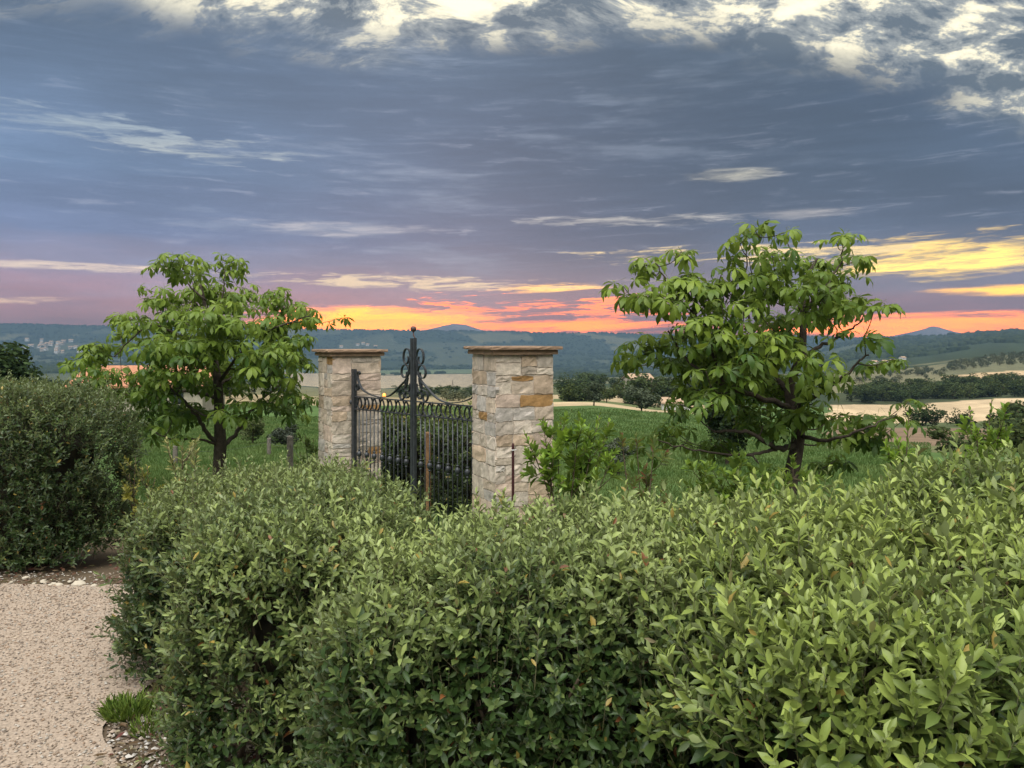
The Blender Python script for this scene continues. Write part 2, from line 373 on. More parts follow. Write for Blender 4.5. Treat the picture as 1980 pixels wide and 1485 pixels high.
GRASS, STRAW, SOIL, WOODS, DRY = (0.066, 0.112, 0.034), (0.40, 0.31, 0.19), (0.17, 0.12, 0.08), (0.035, 0.05, 0.026), (0.26, 0.21, 0.12)
def cover(X, Y):
    r = np.hypot(X, Y); a = np.clip(np.arctan2(X, Y), -0.75, 0.75); px = CX + F * np.tan(a)
    D = np.where(np.abs(np.arctan2(X, Y)) < 0.75, Y, r)
    c = np.tile(np.array(GRASS), (len(X), 1)); wob = (fbm(X / 30 + 2, Y / 30 + 7, 3, 11) - 0.5)
    px = px + wob * 60; D2 = D * (1 + wob * 0.16)
    def put(m, col): c[m] = col
    # far patchwork of fields and woods
    s = 0.0042; ca, sa = math.cos(0.5), math.sin(0.5)
    qx = np.floor((X * ca + Y * sa * 0.35) * s + 0.8 * fbm(X / 500, Y / 900, 2, 21)); qy = np.floor((Y * ca - X * sa) * s * 0.55 + 0.8 * fbm(X / 600, Y / 500, 2, 23))
    h = vnoise(qx * 7.31 + 0.5, qy * 5.77 + 0.5, 40)
    far = D2 > 170
    put(far & (h < 0.60), WOODS); put(far & (h >= 0.60) & (h < 0.76), (0.072, 0.085, 0.05)); put(far & (h >= 0.76) & (h < 0.9), (0.12, 0.12, 0.065)); put(far & (h >= 0.9), (0.19, 0.17, 0.11))
    wd = fbm(X / 160 + 8, Y / 300 + 3, 3, 31) > 0.56
    put(far & wd & (D > 500), WOODS)
    # middle: meadow, bank, track
    mid = (px > 1030) & (px < 1400)
    put(mid & (D2 > 74) & (D2 < 92), STRAW); put(mid & (D2 > 92) & (D2 < 118), (0.10, 0.12, 0.05)); put(mid & (D2 > 118) & (D2 < 170), STRAW)
    put(mid & (D2 > 170) & (D2 < 320), (0.09, 0.10, 0.05))
    lm = (px > 420) & (px < 1030)
    put(lm & (D2 > 85) & (D2 < 170), DRY); put(lm & (D2 > 170) & (D2 < 760), (0.13, 0.125, 0.065))
    put(lm & (px > 540) & (D2 > 800) & (D2 < 1480), (0.30, 0.245, 0.165)); put(lm & (D >= 1500) & (D < 1850), (0.11, 0.14, 0.075))
    # right: ploughed strip, stubble fields, olive slope
    rt = px > 1600
    put(rt & (D2 > 24) & (D2 < 56), (0.11, 0.12, 0.055)); put(rt & (D2 > 56) & (D2 < 86), SOIL); put(rt & (D2 > 86) & (D2 < 104), (0.08, 0.10, 0.045))
    put(rt & (D2 > 104) & (D < 190), (0.46, 0.35, 0.22)); put(rt & (D >= 190) & (D < 258), (0.05, 0.06, 0.03))
    put(rt & (D >= 258) & (D < 330) & (px > 1830), (0.44, 0.32, 0.19)); put(rt & (D >= 258) & (D < 520) & (px <= 1830), (0.15, 0.14, 0.08))
    put(rt & (D >= 330) & (D < 520) & (px > 1830), (0.13, 0.13, 0.075))
    # garden: bare earth under the hedges, lawn beyond
    e = (D < np.where(px < 420, 8.2, 6.4) + wob * 2) & (np.abs(np.arctan2(X, Y)) < 0.9)
    put(e, (0.10, 0.075, 0.05))
    v = 0.78 + 0.44 * fbm(X / 6 + 1, Y / 6, 4, 17); v2 = 0.8 + 0.4 * fbm(X / (0.02 * D + 1), Y / (0.04 * D + 1), 3, 19)
    c *= (v * v2)[:, None]
    return c

aa = np.concatenate([np.linspace(-math.pi, -0.72, 70, endpoint=False), np.linspace(-0.72, 0.72, 400, endpoint=False), np.linspace(0.72, math.pi, 70, endpoint=False)])
rr = np.concatenate([[0.3, 0.8, 1.5], np.geomspace(2.2, 4800, 400), np.geomspace(5200, 12000, 8)])
A, Rr = np.meshgrid(aa, rr); X = (Rr * np.sin(A)).ravel(); Y = (Rr * np.cos(A)).ravel()
na, nr = len(aa), len(rr); idx = np.arange(na * nr).reshape(nr, na); nx = np.roll(idx, -1, 1)
q = np.stack([idx[:-1], nx[:-1], nx[1:], idx[1:]], -1).reshape(-1, 4)
V = np.stack([X, Y, ground(X, Y) - np.clip((6.3 - np.hypot(X, Y)) / 0.6, 0, 1) * 0.004], 1)
V = np.vstack([V, [[0, 0, -0.004]]]); tri = np.stack([np.full(na, na * nr), np.roll(idx[0], -1), idx[0]], 1)
C = np.vstack([cover(X, Y), [[0.1, 0.075, 0.05]]])
mesh_np('ground', V, [q[:, ::-1], tri[:, ::-1]], M['land'], None, C, True, 'structure')

# gravel drive in front of the tall hedge
edge = curve([(-1.0, -2.5), (-1.05, 1.0), (-1.3, 2.5), (-1.58, 3.1), (-1.86, 3.55), (-1.75, 4.3), (-1.65, 5.2), (-2.2, 5.46), (-3.2, 5.52), (-4.4, 5.57), (-6.5, 5.6), (-9.5, 5.5)], 10)
edge[:, 0] += 0.10 * (fbm(edge[:, 0] * 3, edge[:, 1] * 3, 3, 2) - 0.5); edge[:, 1] += 0.10 * (fbm(edge[:, 0] * 4 + 9, edge[:, 1] * 4, 3, 4) - 0.5)
outer = np.array([(-9.5, -2.5)])
poly = np.vstack([edge, outer]); pv = np.column_stack([poly, np.full(len(poly), 0.012)])
mesh_np('gravel_path', np.vstack([pv, [[-5, 1.5, 0.014]]]), np.array([[len(pv), i, (i + 1) % len(pv)] for i in range(len(pv))]), M['gravel'], kind='structure')

# loose gravel: small stones lying on the drive
def pebbles(name, n, xr, yr, sz, cols, inside, z0, parent=None, label=None, cat=None):
    x = rng.uniform(*xr, n * 2); y = rng.uniform(*yr, n * 2); k = inside(x, y); x, y = x[k][:n], y[k][:n]; n = len(x)
    s = rng.uniform(*sz, n) * (0.6 + 0.8 * rng.random(n) ** 2)
    o = np.array([[1, 0, 0], [0, 1, 0], [-1, 0, 0], [0, -1, 0], [0, 0, 1], [0, 0, -1]], float)
    an = rng.uniform(0, 6.28, n); ax = rng.uniform(0.7, 1.5, n)
    v = np.repeat(o[None], n, 0) * (1 + rng.uniform(-0.3, 0.3, (n, 6, 3))); v *= np.stack([ax, 1 / ax, np.full(n, 0.6)], 1)[:, None]
    ca, sa = np.cos(an)[:, None], np.sin(an)[:, None]
    vx, vy = v[..., 0] * ca - v[..., 1] * sa, v[..., 0] * sa + v[..., 1] * ca
    v = np.stack([vx, vy, v[..., 2]], -1) * s[:, None, None] + np.stack([x, y, z0 + s * 0.25], 1)[:, None]
    t = np.array([[0, 1, 4], [1, 2, 4], [2, 3, 4], [3, 0, 4], [1, 0, 5], [2, 1, 5], [3, 2, 5], [0, 3, 5]])
    f = (t[None] + 6 * np.arange(n)[:, None, None]).reshape(-1, 3)
    c = np.array(cols)[rng.integers(0, len(cols), n)] * rng.uniform(0.65, 1.1, (n, 1))
    o_ = mesh_np(name, v.reshape(-1, 3), f, M['pebble'], parent, np.repeat(c, 6, 0), False, 'stuff')
    if label: tag(o_, label, cat)
    return o_
ex, ey = edge[:, 0], edge[:, 1]
o_ = np.argsort(ey[:70]); bx = lambda y: np.interp(y, ey[:65], ex[:65])
pebbles('loose_gravel', 34000, (-5.2, -1.0), (2.6, 5.55), (0.003, 0.008), [(0.37, 0.29, 0.22), (0.43, 0.35, 0.275), (0.27, 0.21, 0.16), (0.42, 0.38, 0.33), (0.33, 0.235, 0.165), (0.20, 0.16, 0.13)],
        lambda x, y: (x < bx(y) + 0.05 * rng.standard_normal(len(x))) & (y < 5.5), 0.014, None, 'loose pale beige gravel stones strewn over the drive', 'gravel')

# far mountains behind the ridge
def mountain(name, prof, Y, depth, label):
    pts = np.array([P(x, y, Y) for x, y in prof]); n = len(pts)
    xs = np.linspace(pts[0, 0], pts[-1, 0], 60); zs = np.interp(xs, pts[:, 0], pts[:, 2]) + 5 * (fbm(xs / 60, xs * 0, 4, 8) - 0.5)
    ys = np.linspace(-1, 1, 13); zb = pts[:, 2].min() - 30
    v = np.array([[x, Y + depth * t, zb + (z - zb) * (1 - abs(t)) ** 0.8] for t in ys for x, z in zip(xs, zs)])
    q = [[i * 60 + j, i * 60 + j + 1, (i + 1) * 60 + j + 1, (i + 1) * 60 + j] for i in range(12) for j in range(59)]
    mesh_np(name, v, np.array(q), M['mount'], smooth=True, kind='structure')
mountain('mountain', [(690, 660), (780, 646), (830, 637), (856, 630), (878, 626), (900, 628), (925, 636), (960, 646), (1080, 660)], 4100, 180, '')
mountain('mountain', [(1620, 668), (1700, 655), (1750, 645), (1785, 637), (1803, 630), (1822, 635), (1850, 643), (1900, 652), (2000, 668)], 4100, 180, '')

# ------------------------------------------------------------------ leaves
def leaf_template(curl=0.12, fold=0.22, wmax=0.45):
    st = [(0.0, 0.0), (0.30, 0.78), (0.66, 0.92), (1.0, 0.0)]; v = []
    for t, w in st:
        zc = -curl * t * t
        if w == 0: v.append((t, 0, zc))
        else: v += [(t, -0.5 * w, zc + fold * 0.18 * w), (t, 0, zc), (t, 0.5 * w, zc + fold * 0.18 * w)]
    return np.array(v)
LT = [leaf_template(0.10, 0.5), leaf_template(0.25, 0.9), leaf_template(-0.06, 0.3)]
LQ = np.array([[4, 5, 2, 1], [5, 6, 3, 2]]); LTRI = np.array([[1, 2, 0], [2, 3, 0], [7, 5, 4], [7, 6, 5]])   # upper side up
def leaves_mesh(name, p, d, n, L, W, col, mat, parent, kind='stuff', extra=None):
    N = len(p); d = unit(d); s = unit(np.cross(n, d)); n = np.cross(d, s)
    T = np.array(LT)[rng.integers(0, len(LT), N)]
    v = p[:, None] + T[..., 0:1] * (L[:, None] * d)[:, None] + T[..., 1:2] * (W[:, None] * s)[:, None] + T[..., 2:3] * (L[:, None] * n)[:, None]
    off = 8 * np.arange(N)[:, None, None]
    v = v.reshape(-1, 3); q = (LQ[None] + off).reshape(-1, 4); t = (LTRI[None] + off).reshape(-1, 3); c = np.repeat(col, 8, 0)
    if extra is not None:
        ev, et, ec = extra; t = np.vstack([t, et + len(v)]); v = np.vstack([v, ev]); c = np.vstack([c, ec])
    o = mesh_np(name, v, [q, t], mat, parent, c, True, kind)
    return o
_lm = {}
def leaf_data(key, col, mat):
    """shared leaf meshes: a few shapes and a palette of tints"""
    k = (key, tuple(np.round(col, 3)), int(rng.integers(0, 3)))
    if k not in _lm:
        m = bpy.data.meshes.new('leaf'); m.from_pydata([tuple(x) for x in LT[k[2]]], [], [tuple(x) for x in LQ] + [tuple(x) for x in LTRI])
        at = m.attributes.new('col', 'FLOAT_COLOR', 'POINT'); at.data.foreach_set('color', np.tile([*col, 1.0], 8).astype(np.float32))
        m.polygons.foreach_set('use_smooth', np.ones(6, bool)); m.materials.append(mat); m.update(); _lm[k] = m
    return _lm[k]
def leaf_objects(parent, p, d, n, L, W, col, mat, key, pal):
    d = unit(d); s = unit(np.cross(n, d)); n = np.cross(d, s); pal = np.asarray(pal)
    for i in range(len(p)):
        c = pal[np.argmin(((pal - col[i]) ** 2).sum(1))]
        o = bpy.data.objects.new('leaf', leaf_data(key, c, mat))
        m = Matrix.Identity(4)
        for k in range(3):
            m[k][0] = d[i, k] * L[i]; m[k][1] = s[i, k] * W[i]; m[k][2] = n[i, k] * L[i]; m[k][3] = p[i, k]
        COL.objects.link(o); o.parent = parent; o.matrix_basis = m
def palette(base, k=9):
    """tints between the darkest and the palest leaf of a plant"""
    a, b = np.asarray(base[0]), np.asarray(base[1]); t = np.linspace(0, 1, k)[:, None]
    return a * (1 - t) + b * t

def shoots(base, dirs, length, nl, L0, W0, spread=(70, 22), tipsize=0.6, age_shade=None, tints=None):
    """leaves spiralling up shoots: returns p, d, n, L, W, col, shoot id"""
    N = len(base); dirs = unit(dirs)
    ref = np.where(np.abs(dirs[:, 2:3]) < 0.9, [[0, 0, 1.0]], [[1.0, 0, 0]]); a = unit(np.cross(dirs, ref)); b = np.cross(dirs, a)
    k = np.tile(np.arange(nl), (N, 1)); t = (k + 0.6 * rng.random((N, nl))) / nl
    ph = k * 2.399 + rng.uniform(0, 6.28, (N, 1)) + rng.normal(0, 0.3, (N, nl))
    rad = np.cos(ph)[..., None] * a[:, None] + np.sin(ph)[..., None] * b[:, None]
    fi = np.radians(spread[0] + (spread[1] - spread[0]) * t + rng.normal(0, 10, (N, nl)))
    d = np.cos(fi)[..., None] * dirs[:, None] + np.sin(fi)[..., None] * rad
    n = np.sin(fi)[..., None] * dirs[:, None] - np.cos(fi)[..., None] * rad + rng.normal(0, 0.25, (N, nl, 3))
    p = base[:, None] + (t * length[:, None])[..., None] * dirs[:, None]
    sc = (1 - (1 - tipsize) * t ** 2) * rng.uniform(0.7, 1.2, (N, nl)) * rng.uniform(0.7, 1.25, (N, 1))
    L = L0 * sc; W = W0 * sc * rng.uniform(0.85, 1.2, (N, nl))
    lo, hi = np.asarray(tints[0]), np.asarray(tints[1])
    f = np.clip((0.15 + 0.55 * t + rng.normal(0, 0.16, (N, nl))) + (age_shade[:, None] if age_shade is not None else 0), 0, 1)[..., None]
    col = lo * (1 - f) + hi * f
    r = lambda x: x.reshape(-1, *x.shape[2:])
    return r(p), r(d), r(n), r(L), r(W), r(col), np.repeat(np.arange(N), nl)
def stems_extra(base, dirs, length, rad, col):
    """three-sided shoot stems as plain triangles"""
    N = len(base); dirs = unit(dirs); ref = np.where(np.abs(dirs[:, 2:3]) < 0.9, [[0, 0, 1.0]], [[1.0, 0, 0]]); a = unit(np.cross(dirs, ref)); b = np.cross(dirs, a)
    an = np.array([0, 2.094, 4.189]); ring = np.cos(an)[None, :, None] * a[:, None] + np.sin(an)[None, :, None] * b[:, None]
    v = np.concatenate([base[:, None] - 0.4 * length[:, None, None] * dirs[:, None] + rad * ring, (base + length[:, None] * dirs)[:, None]], 1)
    t = np.array([[0, 1, 3], [1, 2, 3], [2, 0, 3]]); f = (t[None] + 4 * np.arange(N)[:, None, None]).reshape(-1, 3)
    return v.reshape(-1, 3), f, np.tile(col, (4 * N, 1))

# ------------------------------------------------------------------ clipped hedges
def hedge(loc, label, boxes, density, leaf, tints, nl=9, up=0.55, single=300, shoot_len=0.10, depth=0.16, bump=0.07, group=None, cull=-0.25, seed=0, holes=0.27):
    """boxes: (cx, cy, half x, half y, height, turn) rounded blocks that make up one hedge"""
    root = empty('clipped_hedge', (loc[0], loc[1], loc[2]), label, 'hedge', group)
    o = np.array(loc, float); PP, NN, AG = [], [], []
    pw = 4.6
    def inside(x, bx, shrink=0.0):
        cx, cyy, ax, ay, h, tr = bx; c, s = math.cos(tr), math.sin(tr)
        dx_, dy_ = x[:, 0] - cx, x[:, 1] - cyy; u = (dx_ * c + dy_ * s) / (ax - shrink); v_ = (-dx_ * s + dy_ * c) / (ay - shrink); w_ = (x[:, 2] - h * 0.38 - o[2]) / (h * 0.62 - shrink)
        return np.abs(u) ** pw + np.abs(v_) ** pw + np.abs(w_) ** pw
    for bx in boxes:
        cx, cyy, ax, ay, h, tr = bx; hz = h * 0.62
        area = 4 * ax * ay + 4 * (ax + ay) * h; n = int(area * density * 1.9)
        dsp = rng.normal(size=(n, 3)) * 0 + rng.uniform(-1, 1, (n, 3)); dsp = dsp / np.abs(dsp).max(1, keepdims=True)   # cube surface
        fa = np.abs(dsp).argmax(1); wts = np.array([ay * hz, ax * hz, ax * ay]); keep = rng.random(n) < (wts / wts.max())[fa]; dsp = dsp[keep]
        rr_ = (np.abs(dsp) ** pw).sum(1) ** (-1 / pw); q_ = dsp * rr_[:, None]
        gn = np.sign(q_) * np.abs(q_) ** (pw - 1) / np.array([ax, ay, hz]); gn = unit(gn)
        q_ = q_ * np.array([ax, ay, hz]); c, s = math.cos(tr), math.sin(tr)
        rot = np.array([[c, -s, 0], [s, c, 0], [0, 0, 1]]); x = q_ @ rot.T + np.array([cx, cyy, h * 0.38 + o[2]]); gn = gn @ rot.T
        b_ = fbm(x[:, 0] * 3.1 + x[:, 2] * 2.3 + seed, x[:, 1] * 3.1 - x[:, 2] * 1.9, 3, seed + 3)
        x = x + gn * ((b_ - 0.5) * 2 * bump)[:, None]
        k = np.ones(len(x), bool)
        for other in boxes:
            if other is not bx: k &= inside(x, other) > 0.93
        hole = fbm(x[:, 0] * 5.3 + 20 + seed, x[:, 2] * 5.3 + x[:, 1] * 3, 2, seed + 9)          # thin spots between the shoots
        k &= (hole > holes) | (gn[:, 2] > 0.6)
        k &= x[:, 2] > o[2] + 0.03
        view = unit(np.array([0, 0, EYE]) - x); vn = (view * gn).sum(1); k &= (vn > cull) | (rng.random(len(x)) < 0.25)
        PP.append(x[k]); NN.append(gn[k]); AG.append(b_[k])
    x, gn, b_ = np.concatenate(PP), np.concatenate(NN), np.concatenate(AG)
    dep = rng.random(len(x)) ** 1.4 * depth
    dr = unit(gn * (1 - up) + np.array([0, 0, up]) + rng.normal(0, 0.24, x.shape))
    dep = np.where(rng.random(len(x)) < 0.07, -0.085 * rng.random(len(x)), dep)             # stray new shoots
    base = x - gn * dep[:, None]
    ln = shoot_len * rng.uniform(0.6, 1.5, len(x))
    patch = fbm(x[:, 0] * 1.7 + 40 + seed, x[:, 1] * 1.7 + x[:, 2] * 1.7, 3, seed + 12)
    age_shade = -0.30 - 0.35 * dep / depth + 0.52 * np.clip(gn[:, 2], 0, 1) ** 0.7 + 1.0 * (patch - 0.5)      # new growth pales the top; dark fronts also carry painted shade
    p, d, n, L, W, col, sid = shoots(base, dr, ln, nl, leaf[0], leaf[1], age_shade=age_shade, tints=tints)
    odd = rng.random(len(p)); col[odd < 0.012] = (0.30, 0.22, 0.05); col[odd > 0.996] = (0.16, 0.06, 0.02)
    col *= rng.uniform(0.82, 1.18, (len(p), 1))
    # the leaves that show largest become single pieces
    v = p - np.array([0, 0, EYE]); px = CX + F * v[:, 0] / np.maximum(v[:, 1], 0.2); py = HY - F * v[:, 2] / np.maximum(v[:, 1], 0.2)
    vis = (px > 0) & (px < 1980) & (py > 0) & (py < 1485) & (v[:, 1] > 0.3) & (dep[sid] < 0.25 * depth) & ((unit(-v) * gn[sid]).sum(1) > 0.15)
    sc = np.where(vis, L / v[:, 1], 0) * (0.5 + rng.random(len(p)) * 0.5)
    top = np.argsort(-sc)[:single]; rest = np.ones(len(p), bool); rest[top] = False
    p = p - o; stem = stems_extra(base - o, dr, ln * 1.05, 0.0016, (0.12, 0.11, 0.05))
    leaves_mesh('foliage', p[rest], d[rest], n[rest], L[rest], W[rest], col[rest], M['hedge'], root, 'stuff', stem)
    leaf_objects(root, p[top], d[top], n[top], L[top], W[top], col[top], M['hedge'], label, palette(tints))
    # woody inside: stems, and an added dark solid core to block light
    mb = MB()
    for bx in boxes:
        cx, cyy, ax, ay, h, tr = bx
        for i in range(int(6 + 10 * ax)):
            u, w_ = rng.uniform(-0.6, 0.6, 2); c, s = math.cos(tr), math.sin(tr)
            b0 = np.array([cx + u * ax * c - w_ * ay * s, cyy + u * ax * s + w_ * ay * c, o[2]]) - o
            t0 = b0 + np.array([rng.normal(0, 0.1), rng.normal(0, 0.1), h * 0.8])
            mb.tube(curve([b0 - [0, 0, 0.05], (b0 + t0) / 2 + rng.normal(0, 0.05, 3), t0], 4), np.linspace(0.012, 0.005, 9), 5)
            for j in range(5):
                a0 = b0 + (t0 - b0) * rng.uniform(0.15, 0.8); e0 = a0 + np.clip(rng.normal(0, 0.08, 3), -0.14, 0.14) + [0, 0, 0.08]
                mb.tube([a0, (a0 + e0) / 2 + [0, 0, -0.02], e0], [0.006, 0.004, 0.002], 4)
    mb.build('stems', M['twig'], root)
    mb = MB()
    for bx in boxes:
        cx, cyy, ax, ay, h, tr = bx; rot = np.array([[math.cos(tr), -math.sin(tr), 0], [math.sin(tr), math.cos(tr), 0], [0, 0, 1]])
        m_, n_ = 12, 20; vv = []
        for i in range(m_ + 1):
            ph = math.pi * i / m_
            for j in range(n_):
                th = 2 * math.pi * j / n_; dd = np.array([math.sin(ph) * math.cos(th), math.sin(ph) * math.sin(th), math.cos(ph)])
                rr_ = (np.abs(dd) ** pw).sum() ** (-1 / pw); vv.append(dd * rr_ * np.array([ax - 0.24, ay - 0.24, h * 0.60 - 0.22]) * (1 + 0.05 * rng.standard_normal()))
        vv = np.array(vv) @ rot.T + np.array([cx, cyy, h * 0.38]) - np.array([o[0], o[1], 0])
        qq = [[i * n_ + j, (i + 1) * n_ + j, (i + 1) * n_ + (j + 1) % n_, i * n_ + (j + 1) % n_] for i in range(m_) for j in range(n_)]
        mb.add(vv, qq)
    mb.build('blocker_core', M['inner'], root, kind='stuff')
    return root

# ------------------------------------------------------------------ chestnut trees
def palmate(seed, col):
    r_ = np.random.default_rng(seed); mb = MB(); k = int(r_.integers(5, 8)); spread = 125
    for i in range(k):
        a = math.radians(-spread + 2 * spread * i / (k - 1) + r_.normal(0, 6)); mid = 1 - abs(i - (k - 1) / 2) / ((k - 1) / 2)
        Lf = (0.62 + 0.38 * mid) * r_.uniform(0.9, 1.1); dro = math.radians(r_.uniform(22, 78)); v = []
        d0 = np.array([math.cos(a), math.sin(a), 0]); s0 = np.array([-math.sin(a), math.cos(a), 0]); pos = np.zeros(3); ang = 0.15; last = 0
        for t, w in [(0.0, 0.0), (0.36, 0.20), (0.70, 0.33), (1.0, 0.0)]:
            ang = 0.25 - dro * 1.5 * t; pos = pos + (t - last) * Lf * (d0 * math.cos(ang) + np.array([0, 0, math.sin(ang)])); last = t
            if w == 0: v.append(pos)
            else: v += [pos - s0 * w * 0.5 * Lf + [0, 0, 0.035], pos, pos + s0 * w * 0.5 * Lf + [0, 0, 0.035]]
        mb.add(np.array(v), LQ, LTRI, np.asarray(col) * r_.uniform(0.88, 1.12))
    mb.add(np.array([[-0.75, -0.012, 0.06], [-0.75, 0.012, 0.06], [0.02, 0, -0.01]]), (), [[0, 1, 2]], (0.14, 0.15, 0.05))   # leaf stalk
    return np.concatenate(mb.v), np.concatenate(mb.q), np.concatenate(mb.t), np.concatenate(mb.c)
def chestnut(name, loc, label, trunk, limbs, masses, Y, depthr, tints, leaf_len, n_per, seed, single=300):
    """trunk/limbs: lists of (photo x, photo y, depth offset, radius); masses: (photo x, photo y, radius px, share)"""
    r_ = np.random.default_rng(seed); root = empty(name, loc, label, 'tree'); o = np.array(loc)
    W = lambda a: np.array([P(x, y, Y + dY) for x, y, dY, _ in a])
    mb = MB(); tp = W(trunk); tp[0, 2] = o[2] - 0.05; cpts = curve(tp - o, 8); mb.tube(cpts, np.interp(np.linspace(0, 1, len(cpts)), np.linspace(0, 1, len(trunk)), [t[3] for t in trunk]), 10)
    mb.build('trunk', M['bark'], root, True)
    skel = [(q, 0.03) for q in cpts[4:]]
    for lb in limbs:
        mb = MB(); lp = curve(W(lb) - o, 7); rad = 0.72 * np.interp(np.linspace(0, 1, len(lp)), np.linspace(0, 1, len(lb)), [t[3] for t in lb])
        lp = lp + r_.normal(0, 0.008, lp.shape); mb.tube(lp, rad, 7); mb.build('branch', M['bark'], root, True)
        skel += [(q, r) for q, r in zip(lp, rad)]
    tips = []; centre = np.mean([P(m[0], m[1], Y) for m in masses], 0) - o
    for m in masses:
        x, y, r = m[:3]; k = max(1, int(round((r / 30.0) ** 2 * n_per * (m[3] if len(m) > 3 else 1))))
        off = m[4] if len(m) > 4 else r_.normal(0, 0.55) * depthr
        for i in range(k):
            q = unit(r_.normal(size=3)) * r_.random() ** 0.4; rm = r / F * Y
            tips.append((P(x, y, Y + off) - o + q * np.array([rm, rm * 0.9, rm * 0.85]), rm))
    tips.sort(key=lambda t: np.linalg.norm(t[0] - centre))
    tw = MB(); PL = []
    for tp_, rm in tips:
        S = np.array([s[0] for s in skel]); dv = tp_ - S; dist = np.linalg.norm(dv, axis=1) + np.where(dv[:, 2] < 0.02, 0.35, 0)
        j = int(np.argmin(dist)); b0 = S[j]; L = np.linalg.norm(tp_ - b0)
        midp = (b0 + tp_) / 2 + np.array([0, 0, -0.10 * L]) + r_.normal(0, 0.03, 3) * min(L, 1)
        c = curve([b0, midp, tp_], 5); r0 = min(skel[j][1] * 0.7, 0.006 + 0.012 * L); tw.tube(c, np.linspace(r0, 0.0035, len(c)), 5)
        skel += [(q, 0.007) for q in c[3:]]
        dirv = unit(c[-1] - c[-3]); nlv = int(r_.integers(3, 7)); a0 = r_.uniform(0, 6.28)
        for i in range(nlv):
            a = a0 + i * 6.283 / nlv + r_.normal(0, 0.35); lay = r_.random()
            hv = unit(np.array([math.cos(a), math.sin(a), 0.0]) + 0.6 * dirv * [1, 1, 0.3] + np.array([0, 0, 0.35 - 0.75 * lay]))
            Lf = leaf_len * r_.uniform(0.7, 1.2); hub = tp_ - dirv * 0.05 * i * leaf_len + hv * Lf * 0.72
            pit = math.radians(r_.uniform(-12, 55)); hx = unit(hv * [1, 1, 0.4]); hx = unit(hx * math.cos(pit) - np.array([0, 0, math.sin(pit)]))
            sx = unit(np.cross([0, 0, 1.0], hx) + r_.normal(0, 0.32, 3)); up_ = unit(np.cross(hx, sx)); sx = np.cross(up_, hx)
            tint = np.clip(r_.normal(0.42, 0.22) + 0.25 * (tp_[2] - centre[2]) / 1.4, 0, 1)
            PL.append((hub, hx, sx, up_, Lf, tint))
    tw.build('twigs', M['bark'], root, True, 'stuff')
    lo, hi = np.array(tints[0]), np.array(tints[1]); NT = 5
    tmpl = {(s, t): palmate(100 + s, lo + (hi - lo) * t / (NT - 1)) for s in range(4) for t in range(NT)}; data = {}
    PL.sort(key=lambda q: q[0][1])                  # nearest the viewer first
    sel = set(r_.permutation(min(len(PL), int(single * 1.25)))[:single].tolist())
    big = MB()
    for i, (h_, hx, sx, up_, Lf, t) in enumerate(PL):
        key = (int(r_.integers(0, 4)), int(round(t * (NT - 1)))); v, q, tr, c = tmpl[key]
        if i in sel:
            if key not in data:
                m = bpy.data.meshes.new('leaf'); m.from_pydata([tuple(a) for a in v], [], [tuple(a) for a in q] + [tuple(a) for a in tr])
                at = m.attributes.new('col', 'FLOAT_COLOR', 'POINT'); at.data.foreach_set('color', np.column_stack([c, np.ones(len(c))]).astype(np.float32).ravel())
                m.polygons.foreach_set('use_smooth', np.ones(len(m.polygons), bool)); m.materials.append(M['tree_leaf']); m.update(); data[key] = m
            ob = bpy.data.objects.new('leaf', data[key]); mt = Matrix.Identity(4)
            for k in range(3): mt[k][0], mt[k][1], mt[k][2], mt[k][3] = hx[k] * Lf, sx[k] * Lf, up_[k] * Lf, h_[k]
            COL.objects.link(ob); ob.parent = root; ob.matrix_basis = mt
        else:
            big.add(h_ + Lf * (v[:, :1] * hx + v[:, 1:2] * sx + v[:, 2:3] * up_), q, tr, c)
    if big.n: big.build('foliage', M['tree_leaf'], root, True, 'stuff')
    return root

# ------------------------------------------------------------------ shrubs with upright leafy stems
def shrub(name, loc, label, stems, leaf, tints, cat='shrub', Y=None, red=0.0, seed=1, mat='tree_leaf', spread=(62, 18)):
    """stems: (base px, base py, tip px, tip py, depth offset, leafy share, side shoots)"""
    r_ = np.random.default_rng(seed); root = empty(name, loc, label, cat); o = np.array(loc); B, D, Ln = [], [], []
    for (bx_, by_, tx, ty, dY, share, sides) in stems:
        b0 = P(bx_, by_, Y + dY * 0.3) - o; t0 = P(tx, ty, Y + dY) - o; mb = MB()
        mid = (b0 + t0) / 2 + r_.normal(0, 0.02, 3); c = curve([b0, mid, t0], 7); mb.tube(c, np.linspace(0.0065, 0.003, len(c)), 5)
        L = np.linalg.norm(t0 - b0); u = unit(t0 - mid)
        B.append(t0 - u * share * L); D.append(u); Ln.append(share * L)
        for i in range(sides):
            f = r_.uniform(0.35, 0.9); k = c[int(f * (len(c) - 1))]; dv = unit(u + r_.normal(0, 0.55, 3)); l = r_.uniform(0.10, 0.2)
            e = k + dv * l; mb.tube([k, (k + e) / 2 + [0, 0, -0.01], e], [0.004, 0.003, 0.002], 4); B.append(e - dv * 0.07); D.append(unit(dv + [0, 0, 0.3])); Ln.append(0.11)
        mb.build('stem', M['twig'], root, True)
    B, D, Ln = np.array(B), np.array(D), np.array(Ln)
    per = 14; p, d, n, L, W, col, sid = shoots(B, D, Ln, per, leaf[0], leaf[1], spread=spread, tipsize=0.55, age_shade=np.full(len(B), 0.05), tints=tints)
    if red:
        k = rng.random(len(p)) < red; col[k] = (0.16, 0.055, 0.03)
    n1 = min(300, len(p)); o_ = r_.permutation(len(p)); a, b = o_[:n1], o_[n1:]
    leaf_objects(root, p[a], d[a], n[a], L[a], W[a], col[a], M[mat], label, np.vstack([palette(tints, 6), [(0.16, 0.055, 0.03)]]) if red else palette(tints, 6))
    if len(b): leaves_mesh('foliage', p[b], d[b], n[b], L[b], W[b], col[b], M[mat], root)
    return root

